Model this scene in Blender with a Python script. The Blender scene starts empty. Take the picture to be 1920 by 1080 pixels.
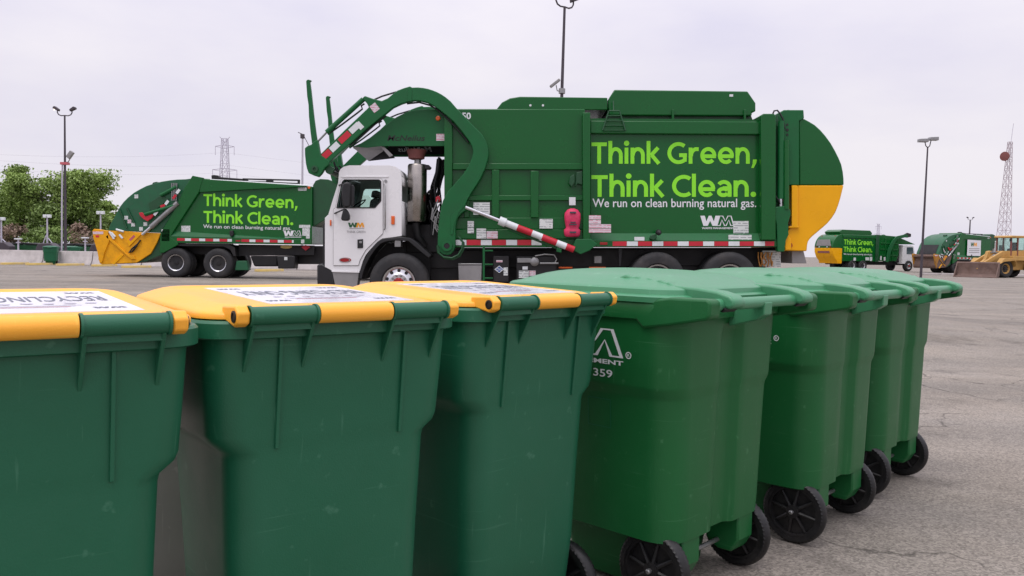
import bpy, math, random
import numpy as np
from mathutils import Vector, Matrix
from mathutils.geometry import tessellate_polygon
random.seed(7)
rad = math.radians
SC = bpy.context.scene
COL = SC.collection

# ------------------------------------------------------------------ camera
F_PX = 1550.0                      # focal length in photo pixels (1920 wide)
CAM_H = 1.2
PITCH = math.atan(68 / F_PX)
ROLL = rad(1.0)
cam_d = bpy.data.cameras.new('camera')
cam_d.sensor_width = 36.0
cam_d.lens = 36.0 * F_PX / 1920.0
cam_d.clip_start = 0.05
cam_d.clip_end = 6000
cam = bpy.data.objects.new('camera', cam_d)
COL.objects.link(cam)
CAM_M = Matrix.Translation((0, 0, CAM_H)) @ Matrix.Rotation(rad(90) - PITCH, 4, 'X') @ Matrix.Rotation(ROLL, 4, 'Z')
cam.matrix_world = CAM_M
SC.camera = cam
CAM_R = CAM_M.to_3x3()

# ------------------------------------------------------------------ world: bright overcast layer over a Nishita sky
SUN_EL, SUN_AZ = rad(66), rad(215)   # azimuth clockwise from +Y
w = bpy.data.worlds.new('World'); SC.world = w; w.use_nodes = True
nt = w.node_tree; nt.nodes.clear()
def wn(t, **k):
    n = nt.nodes.new(t)
    for a, b in k.items(): setattr(n, a, b)
    return n
out = wn('ShaderNodeOutputWorld'); bg = wn('ShaderNodeBackground'); bg.inputs['Strength'].default_value = 0.1
sky = wn('ShaderNodeTexSky', sky_type='NISHITA'); sky.sun_disc = False
sky.sun_elevation = SUN_EL; sky.sun_rotation = SUN_AZ
tc = wn('ShaderNodeTexCoord'); sep = wn('ShaderNodeSeparateXYZ'); nt.links.new(tc.outputs['Generated'], sep.inputs[0])
# CIE-like overcast: luminance grows towards the zenith everywhere alike
ramp = wn('ShaderNodeMapRange'); ramp.inputs[1].default_value = 0.0; ramp.inputs[2].default_value = 1.0
ramp.inputs[3].default_value = 7.6; ramp.inputs[4].default_value = 19.8
sq = wn('ShaderNodeMath', operation='POWER'); sq.inputs[1].default_value = 2.0; sq.use_clamp = True
zc = wn('ShaderNodeClamp'); nt.links.new(sep.outputs['Z'], zc.inputs[0]); nt.links.new(zc.outputs[0], sq.inputs[0]); nt.links.new(sq.outputs[0], ramp.inputs[0])
mp = wn('ShaderNodeMapping'); mp.inputs['Scale'].default_value = (1.5, 1.5, 4.2); mp.inputs['Location'].default_value = (1.35, 0.9, 0.45); nt.links.new(tc.outputs['Generated'], mp.inputs[0])
nz = wn('ShaderNodeTexNoise'); nz.inputs['Scale'].default_value = 1.7; nz.inputs['Detail'].default_value = 7; nz.inputs['Roughness'].default_value = 0.5
nt.links.new(mp.outputs[0], nz.inputs[0])
cr = wn('ShaderNodeMapRange'); cr.inputs[1].default_value = 0.33; cr.inputs[2].default_value = 0.68; cr.inputs[3].default_value = 0.0; cr.inputs[4].default_value = 1.0
nt.links.new(nz.outputs[0], cr.inputs[0])
cmix = wn('ShaderNodeMix', data_type='RGBA'); cmix.inputs[6].default_value = (0.95, 0.915, 1.09, 1); cmix.inputs[7].default_value = (1.17, 1.115, 1.18, 1)
nt.links.new(cr.outputs[0], cmix.inputs[0])
mul = wn('ShaderNodeVectorMath', operation='SCALE'); nt.links.new(cmix.outputs[2], mul.inputs[0]); nt.links.new(ramp.outputs[0], mul.inputs['Scale'])
mix = wn('ShaderNodeMix', data_type='RGBA'); mix.inputs[0].default_value = 0.96
nt.links.new(sky.outputs[0], mix.inputs[6]); nt.links.new(mul.outputs[0], mix.inputs[7])
nt.links.new(mix.outputs[2], bg.inputs['Color']); nt.links.new(bg.outputs[0], out.inputs[0])

sun_d = bpy.data.lights.new('sun', 'SUN'); sun_d.energy = 1.1; sun_d.angle = rad(30); sun_d.color = (1, 0.96, 0.9)
sun = bpy.data.objects.new('sun', sun_d); COL.objects.link(sun)
sd = Vector((math.sin(SUN_AZ) * math.cos(SUN_EL), math.cos(SUN_AZ) * math.cos(SUN_EL), math.sin(SUN_EL)))
sun.rotation_euler = sd.to_track_quat('Z', 'Y').to_euler(); sun.location = (0, 0, 30)

vs = SC.view_settings
vs.view_transform = 'Standard'; vs.look = 'None'; vs.exposure = 0.0; vs.gamma = 1.0; vs.use_curve_mapping = False

# ------------------------------------------------------------------ helpers
def ray(px, py):
    d = CAM_R @ Vector(((px - 960) / F_PX, -(py - 540) / F_PX, -1.0))
    return d
def at(px, py, Y):
    """point seen at photo pixel (px,py) whose depth is the vertical plane y = Y"""
    d = ray(px, py); t = Y / d.y
    return Vector((d.x * t, Y, CAM_H + d.z * t))
def on_ground(px, py, z=0.0):
    d = ray(px, py); t = (z - CAM_H) / d.z
    return Vector((d.x * t, d.y * t, z))
class Plane:
    def __init__(s, Y): s.Y = Y
    def __call__(s, px, py):
        p = at(px, py, s.Y); return (p.x, p.z)
    def poly(s, pts): return [s(*p) for p in pts]
def sstep(a, b, x):
    t = min(1, max(0, (x - a) / (b - a))); return t * t * (3 - 2 * t)
def ground_z(x, y):
    """the lot is not dead flat: a slight drainage swell under the rear of the parked truck"""
    return 0.23 * sstep(-3.5, 4.5, x) * (1 - sstep(5.4, 10, x)) * sstep(9, 14.5, y) * (1 - sstep(19, 28, y))

OFF = {}
def lin(c): return tuple((v / 12.92 if v <= 0.04045 else ((v + 0.055) / 1.055) ** 2.4) for v in [x / 255 for x in c])

class MB:
    def __init__(s): s.v = []; s.f = []
    def add(s, vs, fs):
        o = len(s.v); s.v += [tuple(p) for p in vs]; s.f += [tuple(i + o for i in f) for f in fs]; return s
    def box(s, x0, x1, y0, y1, z0, z1):
        return s.add([(x0,y0,z0),(x1,y0,z0),(x1,y1,z0),(x0,y1,z0),(x0,y0,z1),(x1,y0,z1),(x1,y1,z1),(x0,y1,z1)],
                     [(0,3,2,1),(4,5,6,7),(0,1,5,4),(1,2,6,5),(2,3,7,6),(3,0,4,7)])
    def prism(s, poly, y0, y1, holes=None):
        """polygon in (x,z) pushed from y0 to y1"""
        if not holes:
            n = len(poly)
            vs = [(p[0], y0, p[1]) for p in poly] + [(p[0], y1, p[1]) for p in poly]
            return s.add(vs, [tuple(range(n)), tuple(range(2*n-1, n-1, -1))] + [(i, i+n, (i+1) % n + n, (i+1) % n) for i in range(n)])
        loops = [poly] + holes
        flat = [p for l in loops for p in l]; n = len(flat)
        tr = tessellate_polygon([[Vector((p[0], p[1], 0)) for p in l] for l in loops])
        vs = [(p[0], y0, p[1]) for p in flat] + [(p[0], y1, p[1]) for p in flat]
        fs = [tuple(t) for t in tr] + [tuple(i + n for i in reversed(t)) for t in tr]
        o = 0
        for l in loops:
            m = len(l)
            fs += [(o+i, o+i+n, o+(i+1) % m+n, o+(i+1) % m) for i in range(m)]; o += m
        return s.add(vs, fs)
    def prism_x(s, poly, x0, x1):
        """polygon in (y,z) pushed from x0 to x1"""
        n = len(poly)
        vs = [(x0, p[0], p[1]) for p in poly] + [(x1, p[0], p[1]) for p in poly]
        return s.add(vs, [tuple(range(n)), tuple(range(2*n-1, n-1, -1))] + [(i, i+n, (i+1) % n + n, (i+1) % n) for i in range(n)])
    def tube(s, pts, r, n=8, caps=True):
        pts = [Vector(p) for p in pts]; rs = r if isinstance(r, (list, tuple)) else [r] * len(pts)
        d = (pts[1] - pts[0]).normalized()
        a = d.orthogonal().normalized(); vs = []; fs = []
        for i, p in enumerate(pts):
            t = (pts[min(i+1, len(pts)-1)] - pts[max(i-1, 0)]).normalized()
            a = (a - t * a.dot(t)).normalized(); b = t.cross(a)
            for k in range(n):
                an = 2 * math.pi * k / n
                vs.append(p + (a * math.cos(an) + b * math.sin(an)) * rs[i])
        for i in range(len(pts) - 1):
            for k in range(n):
                fs.append((i*n+k, i*n+(k+1) % n, (i+1)*n+(k+1) % n, (i+1)*n+k))
        if caps: fs += [tuple(range(n-1, -1, -1)), tuple(range((len(pts)-1)*n, len(pts)*n))]
        return s.add(vs, fs)
    def lathe(s, prof, c, axis=(0,1,0), n=32, close=False, cap0=True):
        """prof = [(r,h)] round axis through c"""
        ax = Vector(axis).normalized(); a = ax.orthogonal().normalized(); b = ax.cross(a); c = Vector(c)
        vs = []; fs = []; m = len(prof)
        for r, h in prof:
            for k in range(n):
                an = 2 * math.pi * k / n
                vs.append(c + ax * h + (a * math.cos(an) + b * math.sin(an)) * r)
        for i in range(m - 1 + (1 if close else 0)):
            j = (i + 1) % m
            for k in range(n): fs.append((i*n+k, i*n+(k+1) % n, j*n+(k+1) % n, j*n+k))
        if not close:
            if cap0: fs.append(tuple(range(n-1, -1, -1)))
            fs.append(tuple(range((m-1)*n, m*n)))
        return s.add(vs, fs)
    def loft(s, loops, cap0=True, cap1=True):
        n = len(loops[0]); vs = [p for l in loops for p in l]; fs = []
        for i in range(len(loops) - 1):
            for k in range(n): fs.append((i*n+k, i*n+(k+1) % n, (i+1)*n+(k+1) % n, (i+1)*n+k))
        if cap0: fs.append(tuple(range(n-1, -1, -1)))
        if cap1: fs.append(tuple(range((len(loops)-1)*n, len(loops)*n)))
        return s.add(vs, fs)
    def xf(s, m):
        s.v = [tuple(m @ Vector(p)) for p in s.v]; return s
    def build(s, name, mat, parent=None, bevel=0, smooth=35, seg=2):
        me = bpy.data.meshes.new(name)
        off = OFF.get(parent, Vector((0,0,0))) if parent else Vector((0,0,0))
        me.from_pydata([(p[0]-off.x, p[1]-off.y, p[2]-off.z) for p in s.v], [], s.f)
        me.materials.append(mat)
        import bmesh
        bm = bmesh.new(); bm.from_mesh(me); bmesh.ops.recalc_face_normals(bm, faces=bm.faces); bm.to_mesh(me); bm.free()
        if smooth:
            me.polygons.foreach_set('use_smooth', [True] * len(me.polygons)); me.set_sharp_from_angle(angle=rad(smooth))
        me.update()
        ob = bpy.data.objects.new(name, me); COL.objects.link(ob)
        if parent: ob.parent = parent; OFF[ob] = off
        if bevel:
            m = ob.modifiers.new('bevel', 'BEVEL'); m.width = bevel; m.segments = seg; m.limit_method = 'ANGLE'; m.angle_limit = rad(40)
        return ob
def tag(o, label, cat, group=None, kind=None):
    if label: o['label'] = label
    if cat: o['category'] = cat
    if group: o['group'] = group
    if kind: o['kind'] = kind
    return o
def thing(name, label, cat, loc=(0,0,0), rz=0, group=None):
    o = bpy.data.objects.new(name, None); COL.objects.link(o); o.empty_display_size = 0.3
    o.location = loc; o.rotation_euler = (0, 0, rz); OFF[o] = Vector(loc)
    return tag(o, label, cat, group)
def copy_tree(o, parent=None):
    c = o.copy(); COL.objects.link(c); c.parent = parent
    for ch in list(o.children): copy_tree(ch, c)
    return c
def drop_tree(o):
    for ch in list(o.children): drop_tree(ch)
    bpy.data.objects.remove(o, do_unlink=True)
def rrect(hw, y0, y1, r, z, n=6):
    """rounded rectangle loop, x in [-hw,hw], y in [y0,y1]"""
    r = min(r, hw * 0.98, (y1 - y0) * 0.49); pts = []
    for cx, cy, a0 in ((hw-r, y1-r, 0), (-hw+r, y1-r, 90), (-hw+r, y0+r, 180), (hw-r, y0+r, 270)):
        for k in range(n + 1):
            a = rad(a0 + 90 * k / n); pts.append((cx + r * math.cos(a), cy + r * math.sin(a), z))
    return pts
def inset(poly, d):
    n = len(poly); area = sum(poly[i][0]*poly[(i+1) % n][1] - poly[(i+1) % n][0]*poly[i][1] for i in range(n))
    sg = 1 if area > 0 else -1; res = []
    for i in range(n):
        p0, p1, p2 = Vector(poly[i-1]), Vector(poly[i]), Vector(poly[(i+1) % n])
        a = (p1 - p0).normalized(); b = (p2 - p1).normalized()
        n1 = Vector((-a.y, a.x)) * sg; n2 = Vector((-b.y, b.x)) * sg
        m = (n1 + n2); k = max(0.35, m.dot(n1)); res.append(tuple(p1 + m * (d / k)))
    return res

# ------------------------------------------------------------------ lettering (built-in font, turned to mesh once)
TXT = {}
def text_mesh(body, bold=0.0, shear=0.0):
    key = (body, bold, shear)
    if key in TXT: return TXT[key]
    cu = bpy.data.curves.new('t', 'FONT'); cu.body = body; cu.size = 1; cu.offset = bold; cu.shear = shear; cu.resolution_u = 3
    ob = bpy.data.objects.new('t', cu); COL.objects.link(ob)
    dg = bpy.context.evaluated_depsgraph_get(); dg.update()
    me = bpy.data.meshes.new_from_object(ob.evaluated_get(dg))
    vs = [tuple(v.co) for v in me.vertices]; fs = [tuple(p.vertices) for p in me.polygons]
    bpy.data.objects.remove(ob); bpy.data.curves.remove(cu); bpy.data.meshes.remove(me)
    xs = [v[0] for v in vs]; ys = [v[1] for v in vs]
    bx = (min(xs), max(xs), min(ys), max(ys))
    TXT[key] = ([((v[0]-bx[0])/(bx[1]-bx[0]), (v[1]-bx[2])/(bx[3]-bx[2])) for v in vs], fs, (bx[1]-bx[0]) / (bx[3]-bx[2]))
    return TXT[key]
BOLD = 0.028
for t in (('Think Green,', BOLD, 0), ('Think Clean.', BOLD, 0), ('We run on clean burning natural gas.', 0.008, 0), ('McNeilus', 0.012, 0.25),
          ('WASTE MANAGEMENT', 0.03, 0), ('THINK GREEN', 0.0, 0), ('350', 0.03, 0), ('RECYCLING ONLY', 0.006, 0), ('30-41359', 0.012, 0), ('R', 0, 0), ('CNG', 0.01, 0), ('350350', 0.01, 0)):
    text_mesh(*t)
def put_text(name, key, mat, parent, fn, thick=None):
    """fn maps the unit box (u,v) to a point"""
    vs, fs, asp = text_mesh(*key)
    m = MB(); m.add([fn(u, v) for u, v in vs], fs)
    o = m.build(name, mat, parent, smooth=0)
    return o
M_POLY = [(0,0),(.16,1),(.38,1),(.50,.50),(.62,1),(.84,1),(1,0),(.77,0),(.69,.56),(.57,0),(.43,0),(.31,.56),(.23,0)]
W_POLY = [(x, 1 - y) for x, y in M_POLY]
def put_poly(name, poly, mat, parent, fn, hole=None):
    loops = [poly] + ([hole] if hole else [])
    flat = [p for l in loops for p in l]
    tr = tessellate_polygon([[Vector((p[0], p[1], 0)) for p in l] for l in loops])
    m = MB(); m.add([fn(*p) for p in flat], [tuple(t) for t in tr])
    return m.build(name, mat, parent, smooth=0)
# ------------------------------------------------------------------ materials (all procedural)
def M(name, rgb, rough=0.5, metal=0.0, var=0.12, scale=6.0, bump=0.0, bscale=60.0, coat=0.0, rvar=0.12, spec=0.5, dirt=None, dirt_amt=0.0, dscale=2.5, trans=0.0):
    m = bpy.data.materials.new(name); m.use_nodes = True
    t = m.node_tree; N = t.nodes; L = t.links
    b = N['Principled BSDF']; c = lin(rgb)
    b.inputs['Roughness'].default_value = rough; b.inputs['Metallic'].default_value = metal
    b.inputs['Coat Weight'].default_value = coat; b.inputs['Coat Roughness'].default_value = 0.06
    b.inputs['Specular IOR Level'].default_value = spec
    b.inputs['Transmission Weight'].default_value = trans
    tc = N.new('ShaderNodeTexCoord')
    n1 = N.new('ShaderNodeTexNoise'); n1.inputs['Scale'].default_value = scale; n1.inputs['Detail'].default_value = 6; n1.inputs['Roughness'].default_value = 0.6
    L.new(tc.outputs['Object'], n1.inputs['Vector'])
    mr = N.new('ShaderNodeMapRange'); mr.inputs[1].default_value = 0.3; mr.inputs[2].default_value = 0.7
    L.new(n1.outputs['Fac'], mr.inputs[0])
    mx = N.new('ShaderNodeMix'); mx.data_type = 'RGBA'
    mx.inputs[6].default_value = tuple(v * (1 - var) for v in c) + (1,); mx.inputs[7].default_value = tuple(min(1, v * (1 + var)) for v in c) + (1,)
    L.new(mr.outputs[0], mx.inputs[0]); col = mx.outputs[2]
    if dirt:
        n2 = N.new('ShaderNodeTexNoise'); n2.inputs['Scale'].default_value = dscale; n2.inputs['Detail'].default_value = 8; n2.inputs['Roughness'].default_value = 0.7
        L.new(tc.outputs['Object'], n2.inputs['Vector'])
        m2 = N.new('ShaderNodeMapRange'); m2.inputs[1].default_value = 0.48; m2.inputs[2].default_value = 0.72; m2.inputs[4].default_value = dirt_amt
        L.new(n2.outputs['Fac'], m2.inputs[0])
        mx2 = N.new('ShaderNodeMix'); mx2.data_type = 'RGBA'; mx2.inputs[7].default_value = lin(dirt) + (1,)
        L.new(m2.outputs[0], mx2.inputs[0]); L.new(col, mx2.inputs[6]); col = mx2.outputs[2]
    L.new(col, b.inputs['Base Color'])
    if rvar:
        mr2 = N.new('ShaderNodeMapRange'); mr2.inputs[1].default_value = 0.3; mr2.inputs[2].default_value = 0.7
        mr2.inputs[3].default_value = max(0.02, rough - rvar); mr2.inputs[4].default_value = min(1, rough + rvar)
        L.new(n1.outputs['Fac'], mr2.inputs[0]); L.new(mr2.outputs[0], b.inputs['Roughness'])
    if bump:
        n3 = N.new('ShaderNodeTexNoise'); n3.inputs['Scale'].default_value = bscale; n3.inputs['Detail'].default_value = 3
        L.new(tc.outputs['Object'], n3.inputs['Vector'])
        bp = N.new('ShaderNodeBump'); bp.inputs['Strength'].default_value = bump; bp.inputs['Distance'].default_value = 0.02
        L.new(n3.outputs['Fac'], bp.inputs['Height']); L.new(bp.outputs[0], b.inputs['Normal'])
    return m
K = {}
K['green'] = M('green_paint', (4, 86, 32), 0.25, var=0.05, scale=1.2, coat=0.0, spec=0.38, bump=0.16, bscale=1.1, rvar=0.06)
K['green_arm'] = M('green_arm_paint', (12, 92, 46), 0.42, spec=0.35, var=0.06, scale=2, bump=0.03, bscale=14, rvar=0.1, dirt=(40,60,45), dirt_amt=0.25)
K['green_dark'] = M('dark_green_paint', (16, 72, 38), 0.45, var=0.1, scale=3, dirt=(30,40,32), dirt_amt=0.4)
K['green_old'] = M('worn_green_paint', (18, 88, 54), 0.45, var=0.12, scale=2, dirt=(60,70,60), dirt_amt=0.35)
K['yellow'] = M('yellow_paint', (232, 166, 0), 0.33, var=0.05, scale=2, coat=0.0, spec=0.3, bump=0.02, bscale=3)
K['yellow_dirty'] = M('worn_yellow_paint', (228, 160, 10), 0.5, var=0.12, scale=4, spec=0.3, dirt=(150,105,30), dirt_amt=0.5, dscale=3)
K['white'] = M('white_cab_paint', (226, 225, 226), 0.28, var=0.01, scale=2, coat=0.2, rvar=0.05)
K['white_flat'] = M('white_vinyl', (222, 222, 226), 0.5, var=0.03, scale=9)
K['lime'] = M('lime_vinyl', (138, 226, 52), 0.45, var=0.04, scale=5, spec=0.3)
K['black'] = M('black_plastic', (22, 22, 25), 0.5, var=0.2, scale=9)
K['chassis'] = M('black_chassis', (20, 19, 22), 0.6, var=0.3, scale=5, dirt=(70,62,58), dirt_amt=0.3)
K['rubber'] = M('tyre_rubber', (38, 38, 40), 0.75, var=0.15, scale=8, bump=0.1, bscale=50, dirt=(90,84,80), dirt_amt=0.35)
K['wheel_black'] = M('cart_wheel_plastic', (16, 16, 18), 0.5, var=0.2, scale=25, bump=0.05, bscale=90, dirt=(80,74,70), dirt_amt=0.25, dscale=9)
K['alu'] = M('polished_aluminium', (205, 205, 208), 0.25, 1.0, var=0.06, scale=6)
K['steel'] = M('grey_steel', (150, 150, 150), 0.4, 0.8, var=0.12, scale=6)
K['grey_steel'] = M('painted_grey_steel', (140, 138, 138), 0.5, 0.2, var=0.1, scale=6)
K['pole'] = M('dark_galvanised_pole', (78, 72, 78), 0.55, 0.5, var=0.1, scale=4)
K['muffler'] = M('stainless_heat_shield', (160, 154, 148), 0.30, 1.0, var=0.15, scale=5, bump=0.05, bscale=8)
K['red'] = M('red_reflective_tape', (188, 28, 48), 0.4, var=0.06)
K['tape_white'] = M('white_reflective_tape', (214, 218, 220), 0.4, var=0.04)
K['amber'] = M('amber_lens', (220, 96, 30), 0.25, var=0.08)
K['redlens'] = M('red_lens', (150, 20, 20), 0.25, var=0.08)
def glass(name, tint, refl=0.06):
    m = bpy.data.materials.new(name); m.use_nodes = True; t = m.node_tree; N = t.nodes; L = t.links; N.clear()
    o = N.new('ShaderNodeOutputMaterial'); mx = N.new('ShaderNodeMixShader'); tr = N.new('ShaderNodeBsdfTransparent'); gl = N.new('ShaderNodeBsdfGlossy'); fr = N.new('ShaderNodeLayerWeight')
    tr.inputs[0].default_value = lin(tint) + (1,); gl.inputs['Roughness'].default_value = 0.02; fr.inputs[0].default_value = 0.25
    mf = N.new('ShaderNodeMath'); mf.operation = 'MULTIPLY'; mf.inputs[1].default_value = 0.3; L.new(fr.outputs['Facing'], mf.inputs[0]); L.new(mf.outputs[0], mx.inputs[0]); L.new(tr.outputs[0], mx.inputs[1]); L.new(gl.outputs[0], mx.inputs[2]); L.new(mx.outputs[0], o.inputs[0]); return m
K['glass'] = glass('cab_glass', (236, 247, 243))
K['glass_dark'] = M('dark_glass', (70, 88, 92), 0.06, var=0.05, rvar=0.02)
K['interior'] = M('dark_cab_interior', (46, 44, 48), 0.7, var=0.15)
K['pink'] = M('red_vinyl_cover', (208, 48, 92), 0.55, var=0.18, scale=9, bump=0.4, bscale=14)
K['print_dark'] = M('dark_print', (62, 66, 74), 0.5, var=0.2, scale=40)
K['label_ink'] = M('faded_label_ink', (104, 108, 122), 0.5, var=0.15, scale=30)
K['print_red'] = M('red_print', (190, 90, 100), 0.5, var=0.1)
K['wm_green'] = M('logo_green', (30, 92, 52), 0.4, var=0.03)
K['wm_gold'] = M('logo_gold', (236, 160, 40), 0.4, var=0.05)
K['black_vinyl'] = M('black_vinyl', (18, 24, 20), 0.45, var=0.05)
K['concrete'] = M('pale_concrete', (190, 184, 182), 0.85, var=0.12, scale=2.5, bump=0.2, bscale=30, dirt=(130,122,118), dirt_amt=0.5, dscale=1.5)
K['stop_yellow'] = M('yellow_curb_paint', (218, 190, 110), 0.8, var=0.12, scale=5, dirt=(170,160,150), dirt_amt=0.7)
K['rust'] = M('dirty_bucket_steel', (112, 92, 84), 0.75, 0.2, var=0.25, scale=3, dirt=(86,60,46), dirt_amt=0.7, bump=0.2, bscale=10)
K['loader'] = M('dusty_loader_yellow', (190, 148, 80), 0.6, var=0.14, scale=2.5, dirt=(126,98,66), dirt_amt=0.6)
K['brick_red'] = M('rust_red_steel', (120, 70, 66), 0.7, var=0.2)
K['bark'] = M('tree_bark', (86, 76, 68), 0.9, var=0.2, scale=8)
K['twig'] = M('bare_twigs', (138, 118, 104), 0.9, var=0.2, scale=3)
K['leaf'] = M('spring_leaves', (128, 152, 76), 0.6, var=0.32, scale=0.55)
K['leaf_dark'] = M('shrub_leaves', (116, 140, 72), 0.6, var=0.35, scale=0.6)
K['galv'] = M('galvanised_lattice', (186, 182, 194), 0.6, 0.2, var=0.08)
K['lattice_red'] = M('faded_tower_paint', (178, 166, 172), 0.6, 0.1, var=0.1)
K['orange_pipe'] = M('brass_fittings', (176, 122, 60), 0.45, 0.5, var=0.3, scale=14)
# cart plastics
def plastic(name, rgb, rough=0.42, bump=0.06, var=0.05, spec=0.45):
    m = M(name, rgb, rough, var=var, scale=3.0, bump=bump, bscale=260.0, rvar=0.07, spec=spec, dirt=tuple(min(255, int(c * 0.75 + 34)) for c in rgb), dirt_amt=0.16, dscale=5)
    # fine handling scratches and chalky scuffs with a shape of their own
    t = m.node_tree; N = t.nodes; L = t.links; b = N['Principled BSDF']; tc = N.new('ShaderNodeTexCoord'); src = b.inputs['Base Color'].links[0].from_socket
    tot = None
    for sc_, rot, lo in (((3, 3, 90), (0.5, 0.3, 0.2), .735), ((70, 60, 2.2), (0.1, 0.2, 0.7), .745), ((26, 26, 26), (0, 0, 0), .74)):
        mp = N.new('ShaderNodeMapping'); mp.inputs['Scale'].default_value = sc_; mp.inputs['Rotation'].default_value = rot; L.new(tc.outputs['Object'], mp.inputs[0])
        nz = N.new('ShaderNodeTexNoise'); nz.inputs['Scale'].default_value = 1.0; nz.inputs['Detail'].default_value = 3; L.new(mp.outputs[0], nz.inputs[0])
        r = N.new('ShaderNodeMapRange'); r.inputs[1].default_value = lo - .065; r.inputs[2].default_value = lo + .01; r.inputs[4].default_value = 0.38; L.new(nz.outputs['Fac'], r.inputs[0])
        if tot is None: tot = r.outputs[0]
        else:
            a = N.new('ShaderNodeMath'); a.operation = 'ADD'; L.new(tot, a.inputs[0]); L.new(r.outputs[0], a.inputs[1]); tot = a.outputs[0]
    mx = N.new('ShaderNodeMix'); mx.data_type = 'RGBA'; c = lin(rgb); mx.inputs[7].default_value = tuple(min(1, v * 1.5 + .06) for v in c) + (1,)
    L.new(tot, mx.inputs[0]); L.new(src, mx.inputs[6]); L.new(mx.outputs[2], b.inputs['Base Color'])
    return m
K['cartA'] = plastic('blue_green_hdpe', (26, 94, 66))
K['cartB'] = plastic('grass_green_hdpe', (22, 92, 46), spec=0.34)
K['lidB'] = plastic('green_lid_hdpe', (62, 132, 92), rough=0.36, spec=0.6)
K['lidA'] = plastic('yellow_lid_hdpe', (250, 176, 56), rough=0.36)
K['cartG'] = plastic('grey_hdpe', (186, 180, 176))
K['cartFar'] = plastic('dark_green_hdpe', (14, 92, 60))
# stickers: white vinyl with lines of small print
def sticker(name, tint, ink, freq):
    m = M(name, tint, 0.45, var=0.02); t = m.node_tree; N = t.nodes; L = t.links; b = N['Principled BSDF']
    tc = N.new('ShaderNodeTexCoord')
    wv = N.new('ShaderNodeTexWave'); wv.bands_direction = 'Z'; wv.inputs['Scale'].default_value = freq; wv.inputs['Distortion'].default_value = 0
    nz = N.new('ShaderNodeTexNoise'); nz.inputs['Scale'].default_value = freq * 3
    L.new(tc.outputs['Object'], wv.inputs['Vector']); L.new(tc.outputs['Object'], nz.inputs['Vector'])
    a = N.new('ShaderNodeMath'); a.operation = 'GREATER_THAN'; a.inputs[1].default_value = 0.6; L.new(wv.outputs['Fac'], a.inputs[0])
    c = N.new('ShaderNodeMath'); c.operation = 'GREATER_THAN'; c.inputs[1].default_value = 0.46; L.new(nz.outputs['Fac'], c.inputs[0])
    d = N.new('ShaderNodeMath'); d.operation = 'MULTIPLY'; L.new(a.outputs[0], d.inputs[0]); L.new(c.outputs[0], d.inputs[1])
    e = N.new('ShaderNodeMath'); e.operation = 'MULTIPLY'; e.inputs[1].default_value = 0.55; L.new(d.outputs[0], e.inputs[0])
    mx = N.new('ShaderNodeMix'); mx.data_type = 'RGBA'; mx.inputs[6].default_value = lin(tint) + (1,); mx.inputs[7].default_value = lin(ink) + (1,)
    L.new(e.outputs[0], mx.inputs[0]); L.new(mx.outputs[2], b.inputs['Base Color'])
    return m
K['sticker'] = sticker('printed_sticker', (212, 216, 214), (70, 80, 90), 7.0)
K['sticker_pink'] = sticker('printed_warning_sticker', (214, 200, 208), (190, 60, 90), 7.0)
K['lid_label'] = M('lid_label_vinyl', (222, 220, 228), 0.3, var=0.02, coat=0.3)

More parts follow.
